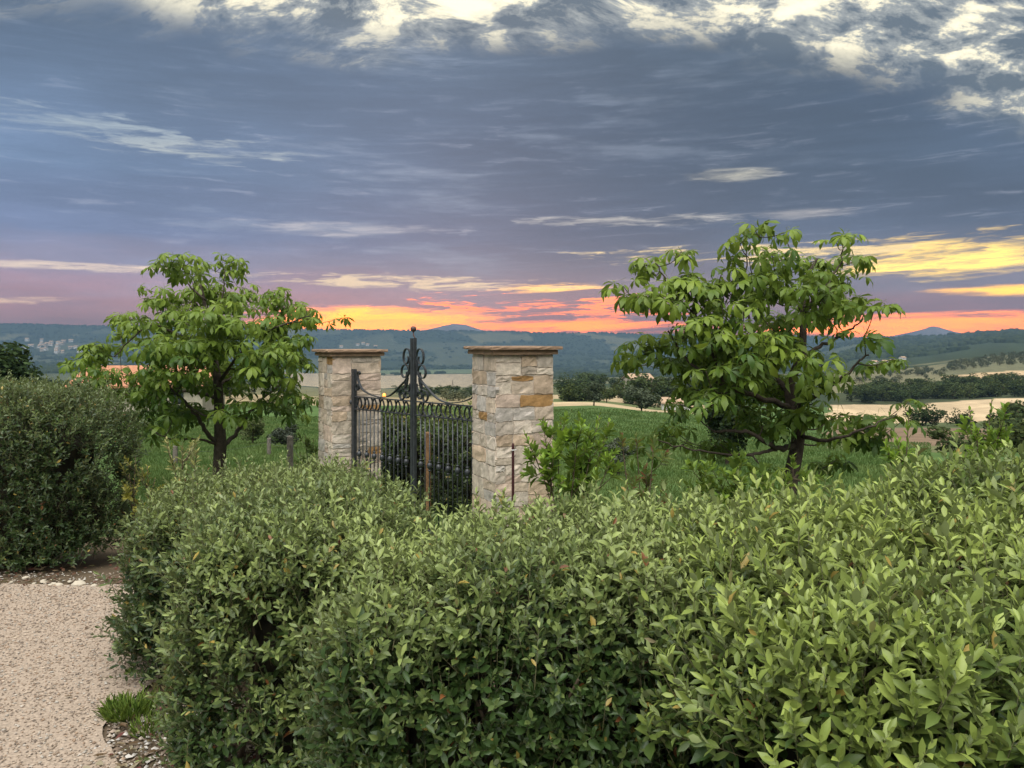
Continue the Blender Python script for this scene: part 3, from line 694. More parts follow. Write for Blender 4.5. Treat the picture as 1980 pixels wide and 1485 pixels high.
# ------------------------------------------------------------------ distant trees and bushes: crowns of many small leaf clumps
def crown_mesh(seed, h, w, nq, leaf, lo, hi, trunk=True, flat=0.8):
    r_ = np.random.default_rng(seed); V_, Q_, C_ = [], [], []
    k = 9; lob = [(r_.normal(0, 0.42 * w, 2), r_.uniform(0.28, 0.85) * h, r_.uniform(0.3, 0.55) * w) for _ in range(k)] + [(np.zeros(2), 0.5 * h, 0.66 * w)]
    for i in range(nq):
        c, z, r = lob[int(r_.integers(0, len(lob)))]; q = unit(r_.normal(size=3)); rr_ = r * r_.uniform(0.72, 1.06)
        p = np.array([c[0], c[1], z]) + q * rr_ * [1, 1, flat]
        if p[2] < 0.04 * h: p[2] = abs(p[2]) * 0.5 + 0.03 * h
        a = unit(np.cross(q + r_.normal(0, 0.5, 3), [0.2, 0.3, 1])); b = unit(np.cross(q + r_.normal(0, 0.6, 3), a)); s = leaf * r_.uniform(0.6, 1.3)
        V_.append(np.array([p - a * s, p - b * s * 0.7, p + a * s, p + b * s * 0.7])); t = np.clip(r_.normal(0.4, 0.25), 0, 1); C_.append(np.tile(np.array(lo) * (1 - t) + np.array(hi) * t, (4, 1)))
    V_ = np.concatenate(V_); Q_ = np.arange(4 * nq).reshape(-1, 4)
    mb = MB(); mb.add(V_, Q_, (), np.concatenate(C_))
    if trunk:
        mb.tube([[0, 0, -0.1 * h], [0.02 * h, 0, 0.3 * h], [0, 0.02 * h, 0.62 * h]], [0.035 * h, 0.026 * h, 0.012 * h], 6, (0.07, 0.055, 0.04))
    # inner boughs keep the crown from being a hollow shell
    for c, z, r in lob:
        mb.tube([[0, 0, 0.3 * h], [c[0], c[1], z + 0.5 * r]], [0.012 * h, 0.004 * h], 4, (0.06, 0.05, 0.035))
    ob = mb.build('tmp', M['far_leaf'], None, False); me = ob.data; bpy.data.objects.remove(ob); me.name = 'crown'
    return me

# ------------------------------------------------------------------ stone gate pillars
STONES = [(0.52, 0.42, 0.325), (0.50, 0.43, 0.36), (0.56, 0.48, 0.39), (0.51, 0.385, 0.275), (0.46, 0.42, 0.38), (0.53, 0.41, 0.33), (0.57, 0.49, 0.41), (0.51, 0.43, 0.345)]
STONES = [tuple(0.9 * a + 0.1 * b for a, b in zip(c, (0.53, 0.43, 0.32))) for c in STONES]
OCHRE = (0.38, 0.22, 0.09)
def stone(parent, origin, u, n, w, h, col, r_, proud):
    """one rough-faced stone: outline uneven, face pillowed, set proud of the joint"""
    nx_, ny_ = 5, 4; up_ = np.array([0, 0, 1.0]); v = []; j = 0.008
    cut = r_.uniform(0, 0.35, 4); tx_, ty_ = r_.normal(0, 0.006), r_.normal(0, 0.008)
    for iy in range(ny_):
        for ix in range(nx_):
            a, b = ix / (nx_ - 1), iy / (ny_ - 1); x, y = (a - 0.5) * w, (b - 0.5) * h
            ed = min(a, 1 - a) * w; edv = min(b, 1 - b) * h
            corner = (ix in (0, nx_ - 1)) and (iy in (0, ny_ - 1))
            if corner: x *= 1 - 0.12 * cut[(ix > 0) + 2 * (iy > 0)]; y *= 1 - 0.16 * cut[(ix > 0) + 2 * (iy > 0)]
            border = ix in (0, nx_ - 1) or iy in (0, ny_ - 1)
            z = proud * (0.9 if border else 1.0) + r_.normal(0, 0.0012 if border else 0.0030) + tx_ * (a - 0.5) * w + ty_ * (b - 0.5) * h
            x += r_.normal(0, j * 0.55); y += r_.normal(0, j * 0.55)
            v.append(origin + u * x + up_ * y + n * z)
    m = len(v); ring = [i for i in range(nx_)] + [nx_ * k + nx_ - 1 for k in range(1, ny_)] + [nx_ * (ny_ - 1) + i for i in range(nx_ - 2, -1, -1)] + [nx_ * k for k in range(ny_ - 2, 0, -1)]
    v += [v[i] - n * (proud * 0.8 + 0.03) for i in ring]
    q = [[iy * nx_ + ix, iy * nx_ + ix + 1, (iy + 1) * nx_ + ix + 1, (iy + 1) * nx_ + ix] for iy in range(ny_ - 1) for ix in range(nx_ - 1)]
    q += [[ring[(i + 1) % len(ring)], ring[i], m + i, m + (i + 1) % len(ring)] for i in range(len(ring))]
    mesh_np('stone', np.array(v), np.array(q), M['stone'], parent, np.tile(np.asarray(col) * r_.uniform(0.85, 1.12), (len(v), 1)))
def pillar(loc, top, a, yaw, label, seed, ochre=None):
    r_ = np.random.default_rng(seed); root = empty('gate_pillar', loc, label, 'pillar', None); H = top - loc[2] - 0.085; h2 = a / 2
    c, s = math.cos(yaw), math.sin(yaw); root.rotation_euler = (0, 0, yaw)
    mb = MB(); mb.box(np.array([0, 0, H / 2 - 0.05]), np.array([h2 - 0.0105, h2 - 0.0105, H / 2 + 0.05])); mb.build('mortar_core', M['mortar'], root)
    faces = [(np.array([1.0, 0, 0]), np.array([0, -1.0, 0])), (np.array([0, 1.0, 0]), np.array([1.0, 0, 0])), (np.array([-1.0, 0, 0]), np.array([0, 1.0, 0])), (np.array([0, -1.0, 0]), np.array([-1.0, 0, 0]))]
    def split(x, z, w, h, out):                       # random rubble: keep cutting until the pieces are stone-sized
        if (w <= 0.30 + 0.1 * r_.random() and h <= 0.15 + 0.08 * r_.random()) or w * h < 0.011: out.append((x, z, w, h)); return
        if h > 0.24 or (h > 0.11 and h * 1.9 > w * r_.uniform(0.7, 1.6)): f = r_.uniform(0.32, 0.68); split(x, z, w, h * f, out); split(x, z + h * f, w, h * (1 - f), out)
        elif w > 0.20: f = r_.uniform(0.32, 0.68); split(x, z, w * f, h, out); split(x + w * f, z, w * (1 - f), h, out)
        else: out.append((x, z, w, h))
    for fi, (u, n) in enumerate(faces):
        rects = []; split(-h2 + 0.004, 0.0, a - 0.008, H, rects)
        for (x, z, w, h_) in rects:
            col = STONES[int(r_.integers(0, len(STONES)))]
            if r_.random() < 0.02: col = OCHRE
            if ochre and fi == ochre[0] and z < ochre[1] < z + h_ and x < ochre[2] < x + w: col = OCHRE
            g_ = r_.uniform(0.004, 0.008)
            stone(root, n * (h2 - 0.007) + u * (x + w / 2) + np.array([0, 0, z + h_ / 2]), u, n, w - 2 * g_, h_ - 2 * g_, col, r_, r_.uniform(0.001, 0.0075))
    for k, (ov, z0, th) in enumerate([(0.032, H + 0.001, 0.045), (0.066, H + 0.049, 0.032)]):      # two-course cap
        mb = MB(); m_ = 14; w = h2 + ov; ring = []
        for (x0, y0, x1, y1) in [(-w, -w, w, -w), (w, -w, w, w), (w, w, -w, w), (-w, w, -w, -w)]:
            for i in range(m_): t = i / m_; ring.append([x0 + (x1 - x0) * t, y0 + (y1 - y0) * t])
        ring = np.array(ring); e1 = ring + r_.normal(0, 0.0018, ring.shape); e2 = ring * 0.992 + r_.normal(0, 0.0022, ring.shape); nn = len(ring)
        v = np.vstack([np.column_stack([e2, np.full(nn, z0)]), np.column_stack([e1, z0 + th * 0.5 + r_.normal(0, 0.002, nn)]), np.column_stack([e2, z0 + th + r_.normal(0, 0.001, nn)]), [[0, 0, z0]], [[0, 0, z0 + th + 0.004]]])
        q = [[r * nn + i, r * nn + (i + 1) % nn, (r + 1) * nn + (i + 1) % nn, (r + 1) * nn + i] for r in range(2) for i in range(nn)]
        t = [[3 * nn, (i + 1) % nn, i] for i in range(nn)] + [[3 * nn + 1, 2 * nn + i, 2 * nn + (i + 1) % nn] for i in range(nn)]
        mb.add(v, q, t); mb.build('cap_slab', M['cap'], root)
    return root
PZ = -0.36
yawR, yawL = math.radians(24), math.radians(29)
pillar((0.0, 7.78, PZ), EYE - 0.035, 0.63, yawR, 'nearer stone gate pillar with an ochre stone, hiding one end of the iron gate', 5, (0, 1.5, 0.17))
pillar((-2.07, 9.78, PZ - 0.06), EYE - 0.085, 0.63, yawL, 'farther stone gate pillar beside the tree, carrying the hinge post of the gate', 12, (0, 1.35, 0.2))

# ------------------------------------------------------------------ wrought iron double gate
gd = unit(np.array([0.72, -0.69, 0])); gn_ = np.array([gd[1], -gd[0], 0]); G0 = np.array([-1.93, 9.40, EYE]); GB = PZ - 0.02 - EYE
gate = empty('iron_gate', (G0[0] + gd[0] * 1.145, G0[1] + gd[1] * 1.145, GB + EYE), 'black wrought iron double gate with scrolls and ball finial between stone pillars', 'gate')
go = np.array(gate.location)
def gp(s, h): return G0 + gd * s + np.array([0, 0, h]) - go
def flat(pts, wid, th, name='scroll', mat='iron', parent=gate):
    """flat iron bar swept along a path (s, h) in the plane of the gate"""
    p = np.asarray(pts, float); tg = unit(np.gradient(p, axis=0)); nm = np.stack([-tg[:, 1], tg[:, 0]], 1); v = []
    for (s, h), (a, b) in zip(p, nm):
        for k, e in ((-1, -1), (1, -1), (1, 1), (-1, 1)): v.append(gp(s + a * th / 2 * e, h + b * th / 2 * e) + gn_ * k * wid / 2)
    n = len(p); q = [[i * 4 + j, i * 4 + (j + 1) % 4, (i + 1) * 4 + (j + 1) % 4, (i + 1) * 4 + j] for i in range(n - 1) for j in range(4)]
    q += [[3, 2, 1, 0], [4 * n - 4, 4 * n - 3, 4 * n - 2, 4 * n - 1]]
    return mesh_np(name, np.array(v), np.array(q), M[mat], parent, smooth=False)
def bar(s0, h0, s1, h1, wid, th, name, parent=gate): return flat([(s0, h0), ((s0 + s1) / 2, (h0 + h1) / 2), (s1, h1)], wid, th, name, 'iron', parent)
def volute(c, a, b, t0, t1, inner=0.42, side=1, n=34):
    """C-scroll: an elliptic turn that winds in on itself"""
    t = np.linspace(0, 1, n); an = np.radians(t0 + (t1 - t0) * t); k = np.where(t < 0.55, 1.0, 1 - (1 - inner) * ((t - 0.55) / 0.45) ** 1.1)
    return np.stack([c[0] + side * a * k * np.cos(an), c[1] + b * k * np.sin(an)], 1)
HB, TR, FR, KN = GB + 0.06, -0.66, -0.81, -1.41
CEN = 1.145
for side in (-1, 1):
    sg = lambda d: CEN + side * d
    post_top = -0.325
    bar(sg(CEN), GB + 0.01, sg(CEN), post_top, 0.045, 0.05, 'hinge_post')
    bar(sg(0.021), GB + 0.03, sg(0.021), 0.046, 0.034, 0.034, 'meeting_stile')
    bar(sg(0.052), TR, sg(CEN - 0.032), TR, 0.034, 0.013, 'top_rail'); bar(sg(0.052), FR, sg(CEN - 0.032), FR, 0.034, 0.013, 'frieze_rail')
    bar(sg(0.052), HB, sg(CEN - 0.032), HB, 0.045, 0.03, 'bottom_rail')
    sw = curve([(sg(0.055), -0.20), (sg(0.075), -0.31), (sg(0.13), -0.42), (sg(0.22), -0.485), (sg(0.35), -0.575), (sg(0.46), -0.625), (sg(0.60), -0.645), (sg(0.74), -0.632), (sg(0.87), -0.605), (sg(0.98), -0.56), (sg(1.045), -0.48), (sg(1.075), -0.40), (sg(1.07), -0.365), (sg(1.045), -0.352), (sg(1.028), -0.37), (sg(1.038), -0.39)], 5)
    flat(sw, 0.032, 0.010, 'swept_rail')
    flat(volute((sg(0.115), -0.165), 0.062, 0.095, 178, -190, 0.38, side), 0.028, 0.009)
    flat(volute((sg(0.145), -0.335), 0.068, 0.083, 200, -185, 0.38, side), 0.028, 0.009)
    flat(volute((sg(0.105), -0.475), 0.048, 0.085, 170, 420, 0.5, side), 0.028, 0.008)
    flat(np.vstack([curve([(sg(0.10), -0.40), (sg(0.13), -0.50), (sg(0.19), -0.535)], 6), volute((sg(0.20), -0.592), 0.05, 0.058, 95, -250, 0.35, side)]), 0.028, 0.008)
    flat(volute((sg(0.105), -0.598), 0.043, 0.05, 200, -150, 0.35, side), 0.028, 0.008)
    flat(volute((sg(1.075), -0.555), 0.028, 0.05, 200, -120, 0.35, side), 0.034, 0.009)
    for i in range(7):                                # frieze: drop-shaped loops and leaning bars
        c0 = 0.055 + (i + 0.5) * 0.1503; t = np.linspace(0, 1, 17); an = 2 * math.pi * t
        loop = np.stack([sg(c0) + 0.05 * np.sin(an) * (0.35 + 0.65 * np.sin(an / 2)), (TR + FR) / 2 + 0.066 * np.cos(an)], 1)
        flat(loop, 0.022, 0.005, 'frieze_loop')
        flat(curve([(sg(c0 + 0.052), TR - 0.008), (sg(c0 + 0.030), -0.735), (sg(c0 + 0.078), FR + 0.008)], 5), 0.022, 0.005, 'frieze_strap')
    for i in range(13):
        s_ = sg(0.052 + (i + 1) * (CEN - 0.032 - 0.052) / 14)
        mb = MB(); mb.tube([gp(s_, HB + 0.014), gp(s_, (HB + FR) / 2), gp(s_, FR - 0.008)], 0.0075, 8); b_ = mb.build('baluster', M['iron'], gate, True)
        if i % 2 == 0:
            mb = MB(); prof = [(0.008, -0.062), (0.016, -0.06), (0.017, -0.046), (0.010, -0.044), (0.011, -0.038), (0.026, -0.026), (0.030, 0.0), (0.026, 0.022), (0.011, 0.034), (0.010, 0.042), (0.018, 0.044), (0.018, 0.056), (0.008, 0.058)]
            mb.lathe(prof, gp(s_, KN + 0.06), 12); mb.build('collar_knob', M['iron'], b_, True)
mb = MB(); mb.lathe([(0.018, -0.018), (0.018, 0.018)], np.zeros(3), 12)
bl = MB(); an = np.linspace(-math.pi / 2, math.pi / 2, 13); bl.lathe([(max(0.0005, 0.033 * math.cos(x)), 0.033 * math.sin(x)) for x in an], gp(CEN, 0.150), 20); ball = bl.build('ball_finial', M['rust'], gate, True)
mb = MB(); mb.tube([gp(CEN + 0.028, 0.044), gp(CEN + 0.018, 0.062), gp(CEN + 0.002, 0.075), gp(CEN, 0.12)], [0.008, 0.008, 0.008, 0.008], 8); mb.build('finial_rod', M['rust'], ball, True)
mb = MB(); mb.lathe([(0.0005, -0.03), (0.02, -0.026), (0.028, 0), (0.02, 0.026), (0.0005, 0.03)], gp(-0.052, -0.735), 12); mb.build('hinge_knob', M['iron'], gate, True)
lp = empty('gate_lamp', tuple(G0 + gd * 0.565 + gn_ * -0.03 + [0, 0, -0.622]), 'small orange lamp glowing on the top rail of the gate', 'lamp')
mb = MB(); mb.lathe([(0.0005, -0.026), (0.018, -0.026), (0.018, -0.012), (0.0005, -0.012)], np.zeros(3), 12); mb.build('lamp_base', M['iron'], lp)
mb = MB(); mb.lathe([(0.017, -0.012), (0.020, 0.004), (0.014, 0.020), (0.0005, 0.026)], np.zeros(3), 14); mb.build('lamp_bulb', M['lamp'], lp, True)

# ------------------------------------------------------------------ hedges
DK, PL_ = (0.034, 0.068, 0.016), (0.275, 0.335, 0.105)
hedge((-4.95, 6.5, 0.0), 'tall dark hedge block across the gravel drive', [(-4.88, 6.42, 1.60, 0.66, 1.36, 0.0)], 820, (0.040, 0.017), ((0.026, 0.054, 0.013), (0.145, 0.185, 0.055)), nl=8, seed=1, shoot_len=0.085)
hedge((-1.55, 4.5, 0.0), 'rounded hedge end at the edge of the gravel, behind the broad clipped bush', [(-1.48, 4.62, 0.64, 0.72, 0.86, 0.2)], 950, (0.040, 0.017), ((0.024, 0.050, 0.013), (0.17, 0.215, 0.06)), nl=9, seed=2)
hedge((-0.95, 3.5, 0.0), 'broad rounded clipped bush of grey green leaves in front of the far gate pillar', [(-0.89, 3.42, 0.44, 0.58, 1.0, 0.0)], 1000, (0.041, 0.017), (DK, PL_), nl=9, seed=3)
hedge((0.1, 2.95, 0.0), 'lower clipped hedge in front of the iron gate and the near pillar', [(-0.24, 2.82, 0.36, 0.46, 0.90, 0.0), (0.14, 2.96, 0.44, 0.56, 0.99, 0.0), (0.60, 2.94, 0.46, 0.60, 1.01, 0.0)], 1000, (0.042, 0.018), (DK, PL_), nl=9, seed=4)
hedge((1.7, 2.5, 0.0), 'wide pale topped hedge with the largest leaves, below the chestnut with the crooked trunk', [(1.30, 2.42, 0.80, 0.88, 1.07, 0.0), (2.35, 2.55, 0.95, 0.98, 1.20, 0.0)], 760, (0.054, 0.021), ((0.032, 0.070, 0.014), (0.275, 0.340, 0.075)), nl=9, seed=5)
hedge((-0.55, 9.75, gz(-0.55, 9.75)), 'dark hedge seen through the bars of the gate', [(-0.73, 9.92, 1.45, 0.38, 1.18, -0.76)], 260, (0.070, 0.032), ((0.036, 0.062, 0.016), (0.17, 0.215, 0.045)), nl=8, seed=6, shoot_len=0.12)

# ------------------------------------------------------------------ the two chestnuts
ty = 10.6; tb = P(424, 890, ty); tb[2] = gz(tb[0], ty)
chestnut('chestnut_tree', tuple(tb), 'young chestnut tree with a straight trunk and a broad drooping crown beside the far pillar',
    [(424, 1000, 0, .11), (425, 880, 0, .085), (426, 862, 0, .085), (424, 800, 0, .07), (421, 740, 0, .06), (412, 680, .1, .045), (400, 610, .1, .03), (388, 550, .1, .018)],
    [[(424, 865, 0, .05), (400, 835, -.2, .04), (370, 790, -.4, .028), (320, 740, -.6, .018)], [(428, 865, 0, .05), (455, 840, .2, .04), (490, 790, .3, .028), (545, 740, .4, .018)],
     [(424, 860, 0, .03), (385, 850, -.3, .022), (330, 848, -.6, .015), (290, 830, -.7, .01)], [(422, 770, 0, .04), (370, 758, .2, .028), (300, 755, .4, .018), (240, 740, .5, .01)],
     [(421, 740, 0, .04), (460, 690, -.3, .028), (520, 640, -.4, .02), (600, 610, -.5, .01)], [(416, 700, 0, .035), (360, 660, -.4, .025), (290, 630, -.6, .016), (220, 690, -.7, .01)],
     [(421, 745, 0, .03), (470, 720, .5, .022), (540, 700, .7, .012)], [(404, 630, 0, .025), (430, 570, .1, .016), (435, 520, .1, .01)], [(395, 580, 0, .02), (355, 540, 0, .014), (345, 505, 0, .01)]],
    [(345, 510, 42), (430, 515, 46), (390, 555, 55), (300, 590, 45), (240, 612, 30, .8), (460, 570, 46), (525, 580, 36), (565, 600, 38), (615, 605, 28, .8), (650, 612, 10, 2.5), (300, 650, 66), (205, 672, 44), (155, 702, 26, .9),
     (380, 640, 70), (470, 640, 66), (560, 652, 46), (590, 690, 32), (250, 735, 56), (340, 720, 70), (440, 715, 70), (530, 725, 66), (575, 770, 28), (300, 795, 52), (280, 835, 28), (360, 800, 46), (470, 795, 36), (545, 790, 34), (210, 730, 34), (430, 640, 60, 1, -1.0), (350, 690, 60, 1, -1.1), (510, 700, 50, 1, -1.0), (330, 830, 30)],
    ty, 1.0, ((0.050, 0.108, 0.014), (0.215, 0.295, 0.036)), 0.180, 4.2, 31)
ty = 7.3; tb = P(1530, 930, ty); tb[2] = gz(tb[0], ty)
chestnut('chestnut_tree', tuple(tb), 'chestnut tree with a crooked forked trunk and an open ragged crown behind the wide hedge',
    [(1515, 1080, 0, .085), (1527, 940, 0, .072), (1540, 870, 0, .066), (1543, 825, 0, .06), (1530, 785, 0, .052), (1528, 740, 0, .046), (1548, 690, 0, .04), (1553, 640, 0, .034), (1553, 590, 0, .026), (1560, 540, 0, .018), (1580, 500, 0, .012)],
    [[(1538, 860, 0, .045), (1505, 868, -.3, .032), (1450, 838, -.5, .024), (1380, 832, -.6, .016)], [(1530, 790, 0, .045), (1480, 772, -.3, .034), (1400, 745, -.5, .024), (1335, 700, -.5, .016), (1290, 640, -.5, .011)],
     [(1532, 770, 0, .04), (1495, 720, .3, .03), (1455, 650, .4, .022), (1440, 560, .4, .014), (1445, 480, .4, .008)], [(1545, 700, 0, .034), (1580, 672, .1, .026), (1625, 650, .2, .018), (1665, 622, .2, .009)],
     [(1535, 790, 0, .04), (1580, 765, -.2, .028), (1640, 720, -.4, .018), (1680, 685, -.4, .01)], [(1553, 610, 0, .024), (1590, 560, -.2, .016), (1625, 510, -.2, .011), (1630, 465, -.2, .007)],
     [(1400, 745, -.5, .02), (1350, 620, -.4, .015), (1300, 560, -.3, .011), (1270, 510, -.3, .008)], [(1542, 840, 0, .035), (1600, 850, -.3, .022), (1670, 830, -.5, .014), (1735, 800, -.5, .007)],
     [(1553, 600, 0, .02), (1520, 550, .2, .014), (1530, 500, .2, .009), (1520, 455, .2, .005)], [(1500, 868, -.3, .025), (1440, 880, -.5, .016), (1340, 870, -.8, .01), (1270, 850, -.9, .006)]],
    [(1262, 505, 34), (1312, 500, 22), (1235, 560, 34), (1290, 590, 46), (1370, 545, 44), (1440, 470, 34), (1480, 490, 22), (1440, 560, 54), (1400, 625, 54), (1275, 680, 50), (1225, 700, 26), (1340, 690, 56), (1420, 690, 62), (1500, 555, 44), (1520, 452, 9, 3), (1505, 505, 36),
     (1630, 458, 20), (1650, 495, 22), (1600, 520, 46), (1660, 540, 18), (1570, 570, 52), (1640, 590, 30), (1705, 592, 14, 2), (1600, 640, 30, .7), (1660, 650, 20), (1700, 690, 22), (1730, 700, 10, 2), (1590, 755, 40), (1500, 740, 56), (1430, 775, 52), (1640, 835, 50), (1690, 815, 32), (1300, 835, 34, .8), (1258, 862, 28, .7), (1380, 865, 34, .8), (1740, 815, 16, 1.5), (1752, 775, 8, 2.5), (1600, 890, 34, .6), (1480, 670, 44, 1, -.8), (1370, 750, 40, 1, -.8), (1560, 700, 40, .6, -.7), (1330, 640, 40, 1, -.6), (1470, 810, 44), (1500, 630, 46), (1545, 650, 36, .8), (1380, 690, 50), (1550, 800, 36), (1450, 730, 50, 1, .3), (1340, 770, 40), (1480, 890, 26, .5), (1330, 545, 34), (1560, 600, 40, 1, .4)],
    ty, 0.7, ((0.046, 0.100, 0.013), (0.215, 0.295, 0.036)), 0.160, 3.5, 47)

# ------------------------------------------------------------------ shrubs beyond the hedge
LG = ((0.07, 0.15, 0.016), (0.27, 0.41, 0.04))
Y0 = 6.5
def base(px, y): p = P(px, 900, y); return (p[0], p[1], gz(p[0], y))
shrub('laurel_shrub', base(1095, Y0), 'bushy bright green laurel shrub growing against the near gate pillar',
    [(1080, 1050, 1015, 838, -.1, .2, 4), (1085, 1050, 1050, 815, 0, .3, 7), (1090, 1050, 1085, 808, .1, .35, 8), (1095, 1050, 1120, 805, -.1, .3, 8), (1105, 1050, 1160, 800, 0, .35, 8), (1110, 1050, 1178, 815, .2, .3, 6), (1080, 1050, 1070, 870, -.2, .3, 6), (1120, 1050, 1185, 885, -.2, .2, 4), (1100, 1050, 1130, 860, .1, .3, 6)],
    (0.105, 0.044), LG, Y=Y0, seed=3)
shrub('red_tipped_shrub', base(1240, 5.9), 'thin shrub with long bare stems and reddish leaf tips next to the laurel',
    [(1235, 1060, 1202, 845, 0, .12, 1), (1240, 1060, 1230, 845, .1, .12, 1), (1245, 1060, 1265, 850, 0, .2, 2), (1240, 1060, 1215, 960, -.1, .15, 1), (1250, 1060, 1285, 935, 0, .15, 2), (1238, 1060, 1250, 925, .1, .2, 2)],
    (0.085, 0.030), ((0.07, 0.10, 0.03), (0.18, 0.22, 0.06)), Y=5.9, red=0.3, seed=5)
shrub('laurel_shrub', base(1905, 5.2), 'upright leafy shrub standing above the wide pale topped hedge before the straw field',
    [(1900, 1100, 1875, 792, 0, .3, 6), (1905, 1100, 1918, 772, .1, .35, 7), (1910, 1100, 1938, 800, 0, .3, 6), (1900, 1100, 1890, 830, -.1, .3, 6), (1900, 1100, 1925, 850, .2, .3, 6)], (0.072, 0.034), LG, Y=5.2, seed=7)
shrub('laurel_shrub', base(1755, 5.2), 'single leafy stem poking up between the chestnut with the crooked trunk and the upright shrub',
    [(1755, 1100, 1757, 800, 0, .35, 6), (1750, 1100, 1735, 850, 0, .25, 3), (1755, 1100, 1715, 858, 0, .2, 3)], (0.072, 0.034), LG, Y=5.2, seed=8)
shrub('yellow_shoot', base(362, 5.6), 'pale yellow green shoots rising over the hedge under the broad chestnut',
    [(362, 1000, 352, 862, 0, .3, 3), (368, 1000, 380, 870, .1, .3, 3), (360, 1000, 330, 884, 0, .25, 2)], (0.06, 0.022), ((0.14, 0.15, 0.04), (0.38, 0.36, 0.12)), 'shoot', Y=5.6, seed=9, mat='hedge')
shrub('yellow_shoot', base(270, 6.4), 'small yellowing bush between the tall dark hedge and the rounded hedge end',
    [(270, 1060, 262, 885, 0, .4, 5), (276, 1060, 285, 900, .1, .4, 5), (270, 1060, 250, 915, 0, .4, 4), (275, 1060, 300, 925, 0, .4, 4)], (0.05, 0.024), ((0.14, 0.15, 0.03), (0.36, 0.33, 0.06)), 'bush', Y=6.4, seed=10, mat='hedge')
shrub('laurel_shrub', base(600, 10.2), 'small dark shrub at the foot of the far gate pillar', [(602, 1010, 590, 838, 0, .5, 7), (604, 1010, 606, 850, .1, .5, 6), (602, 1010, 580, 875, 0, .4, 5)], (0.07, 0.032), ((0.03, 0.06, 0.015), (0.10, 0.15, 0.03)), Y=10.2, seed=11)
shrub('laurel_shrub', base(1330, 6.2), 'leafy light green undergrowth below the crooked trunk', [(1400, 1050, 1350, 905, 0, .4, 7), (1410, 1050, 1430, 900, 0, .4, 8), (1420, 1050, 1480, 905, .1, .4, 8), (1430, 1050, 1560, 900, 0, .4, 8), (1430, 1050, 1390, 920, .1, .4, 7)], (0.09, 0.042), ((0.07, 0.14, 0.018), (0.23, 0.34, 0.045)), Y=6.2, seed=12)

# ------------------------------------------------------------------ posts and stakes
def post(px, py, y, w, label, mat='wood', sq=False, name='fence_post', group=None, lean=0.0):
    t = P(px, py, y); z = gz(t[0], y); h = t[2] - z; r_ = np.random.default_rng(int(px)); root = empty(name, (t[0], y, z), label, 'post' if name == 'fence_post' else 'stake', group)
    mb = MB(); n = 9; an = np.arange(n) * 2 * math.pi / n; rad = w / 2 * (1 + r_.normal(0, 0.07, n)); v = []
    lv = [(-0.1, 1.05), (h * 0.4, 1.0), (h * 0.8, 0.97), (h - 0.015, 0.95), (h, 0.8)]
    for zz, k in lv: v += [[rad[i] * k * math.cos(an[i]) + lean * zz, rad[i] * k * math.sin(an[i]), zz + (r_.normal(0, 0.004) if zz > 0 else 0)] for i in range(n)]
    v.append([lean * h, 0, h + 0.004]); m = len(lv)
    mb.add(v, [[i * n + j, i * n + (j + 1) % n, (i + 1) * n + (j + 1) % n, (i + 1) * n + j] for i in range(m - 1) for j in range(n)], [[m * n, (m - 1) * n + j, (m - 1) * n + (j + 1) % n] for j in range(n)])
    mb.build('shaft', M[mat], root); return root, h
p1, h1 = post(561, 843, 12.4, 0.10, 'thick weathered fence post on the lawn beside the round grey bush')
p2, h2_ = post(520, 847, 18.5, 0.10, 'thin grey fence post farther off on the lawn before the round grey bush')
p3, h3 = post(604, 886, 11.2, 0.085, 'short fence post close to the far gate pillar', lean=0.05)
p4, h4 = post(339, 862, 16.0, 0.10, 'fence post under the low branches of the broad chestnut')
p5, h5 = post(827, 836, 8.75, 0.075, 'brown wooden stake standing behind the iron gate', 'stake', name='wooden_stake')
ps, hs = post(992, 858, 6.75, 0.024, 'dark red metal stake with a white tie in front of the near pillar', 'redmetal', name='metal_stake')
mb = MB(); mb.lathe([(0.014, -0.004), (0.015, 0), (0.014, 0.004), (0.0145, 0.006)], np.array([0, 0, hs - 0.055]), 10); mb.tube([[0.013, -0.006, hs - 0.055], [0.03, -0.012, hs - 0.05]], 0.003, 5); mb.build('tie', M['white'], ps)
def wire(a, b, ha, hb, label, name='fence_wire'):
    pa, pb = np.array(a.location) + [0, 0, ha], np.array(b.location) + [0, 0, hb]; t = np.linspace(0, 1, 9)[:, None]
    mb = MB(); mb.tube(pa * (1 - t) + pb * t - np.array([0, 0, 0.10]) * 4 * t * (1 - t), 0.003, 4); tag(mb.build(name, M['iron']), label, 'wire')
wire(p1, p2, h1 - 0.08, h2_ - 0.06, 'thin wire slung between the thick and the thin fence post')
wire(p3, p1, h3 - 0.08, h1 - 0.1, 'thin wire from the short post at the pillar to the thick fence post')
wire(p2, p4, h2_ - 0.08, h4 - 0.1, 'thin wire running from the thin post to the one under the chestnut')

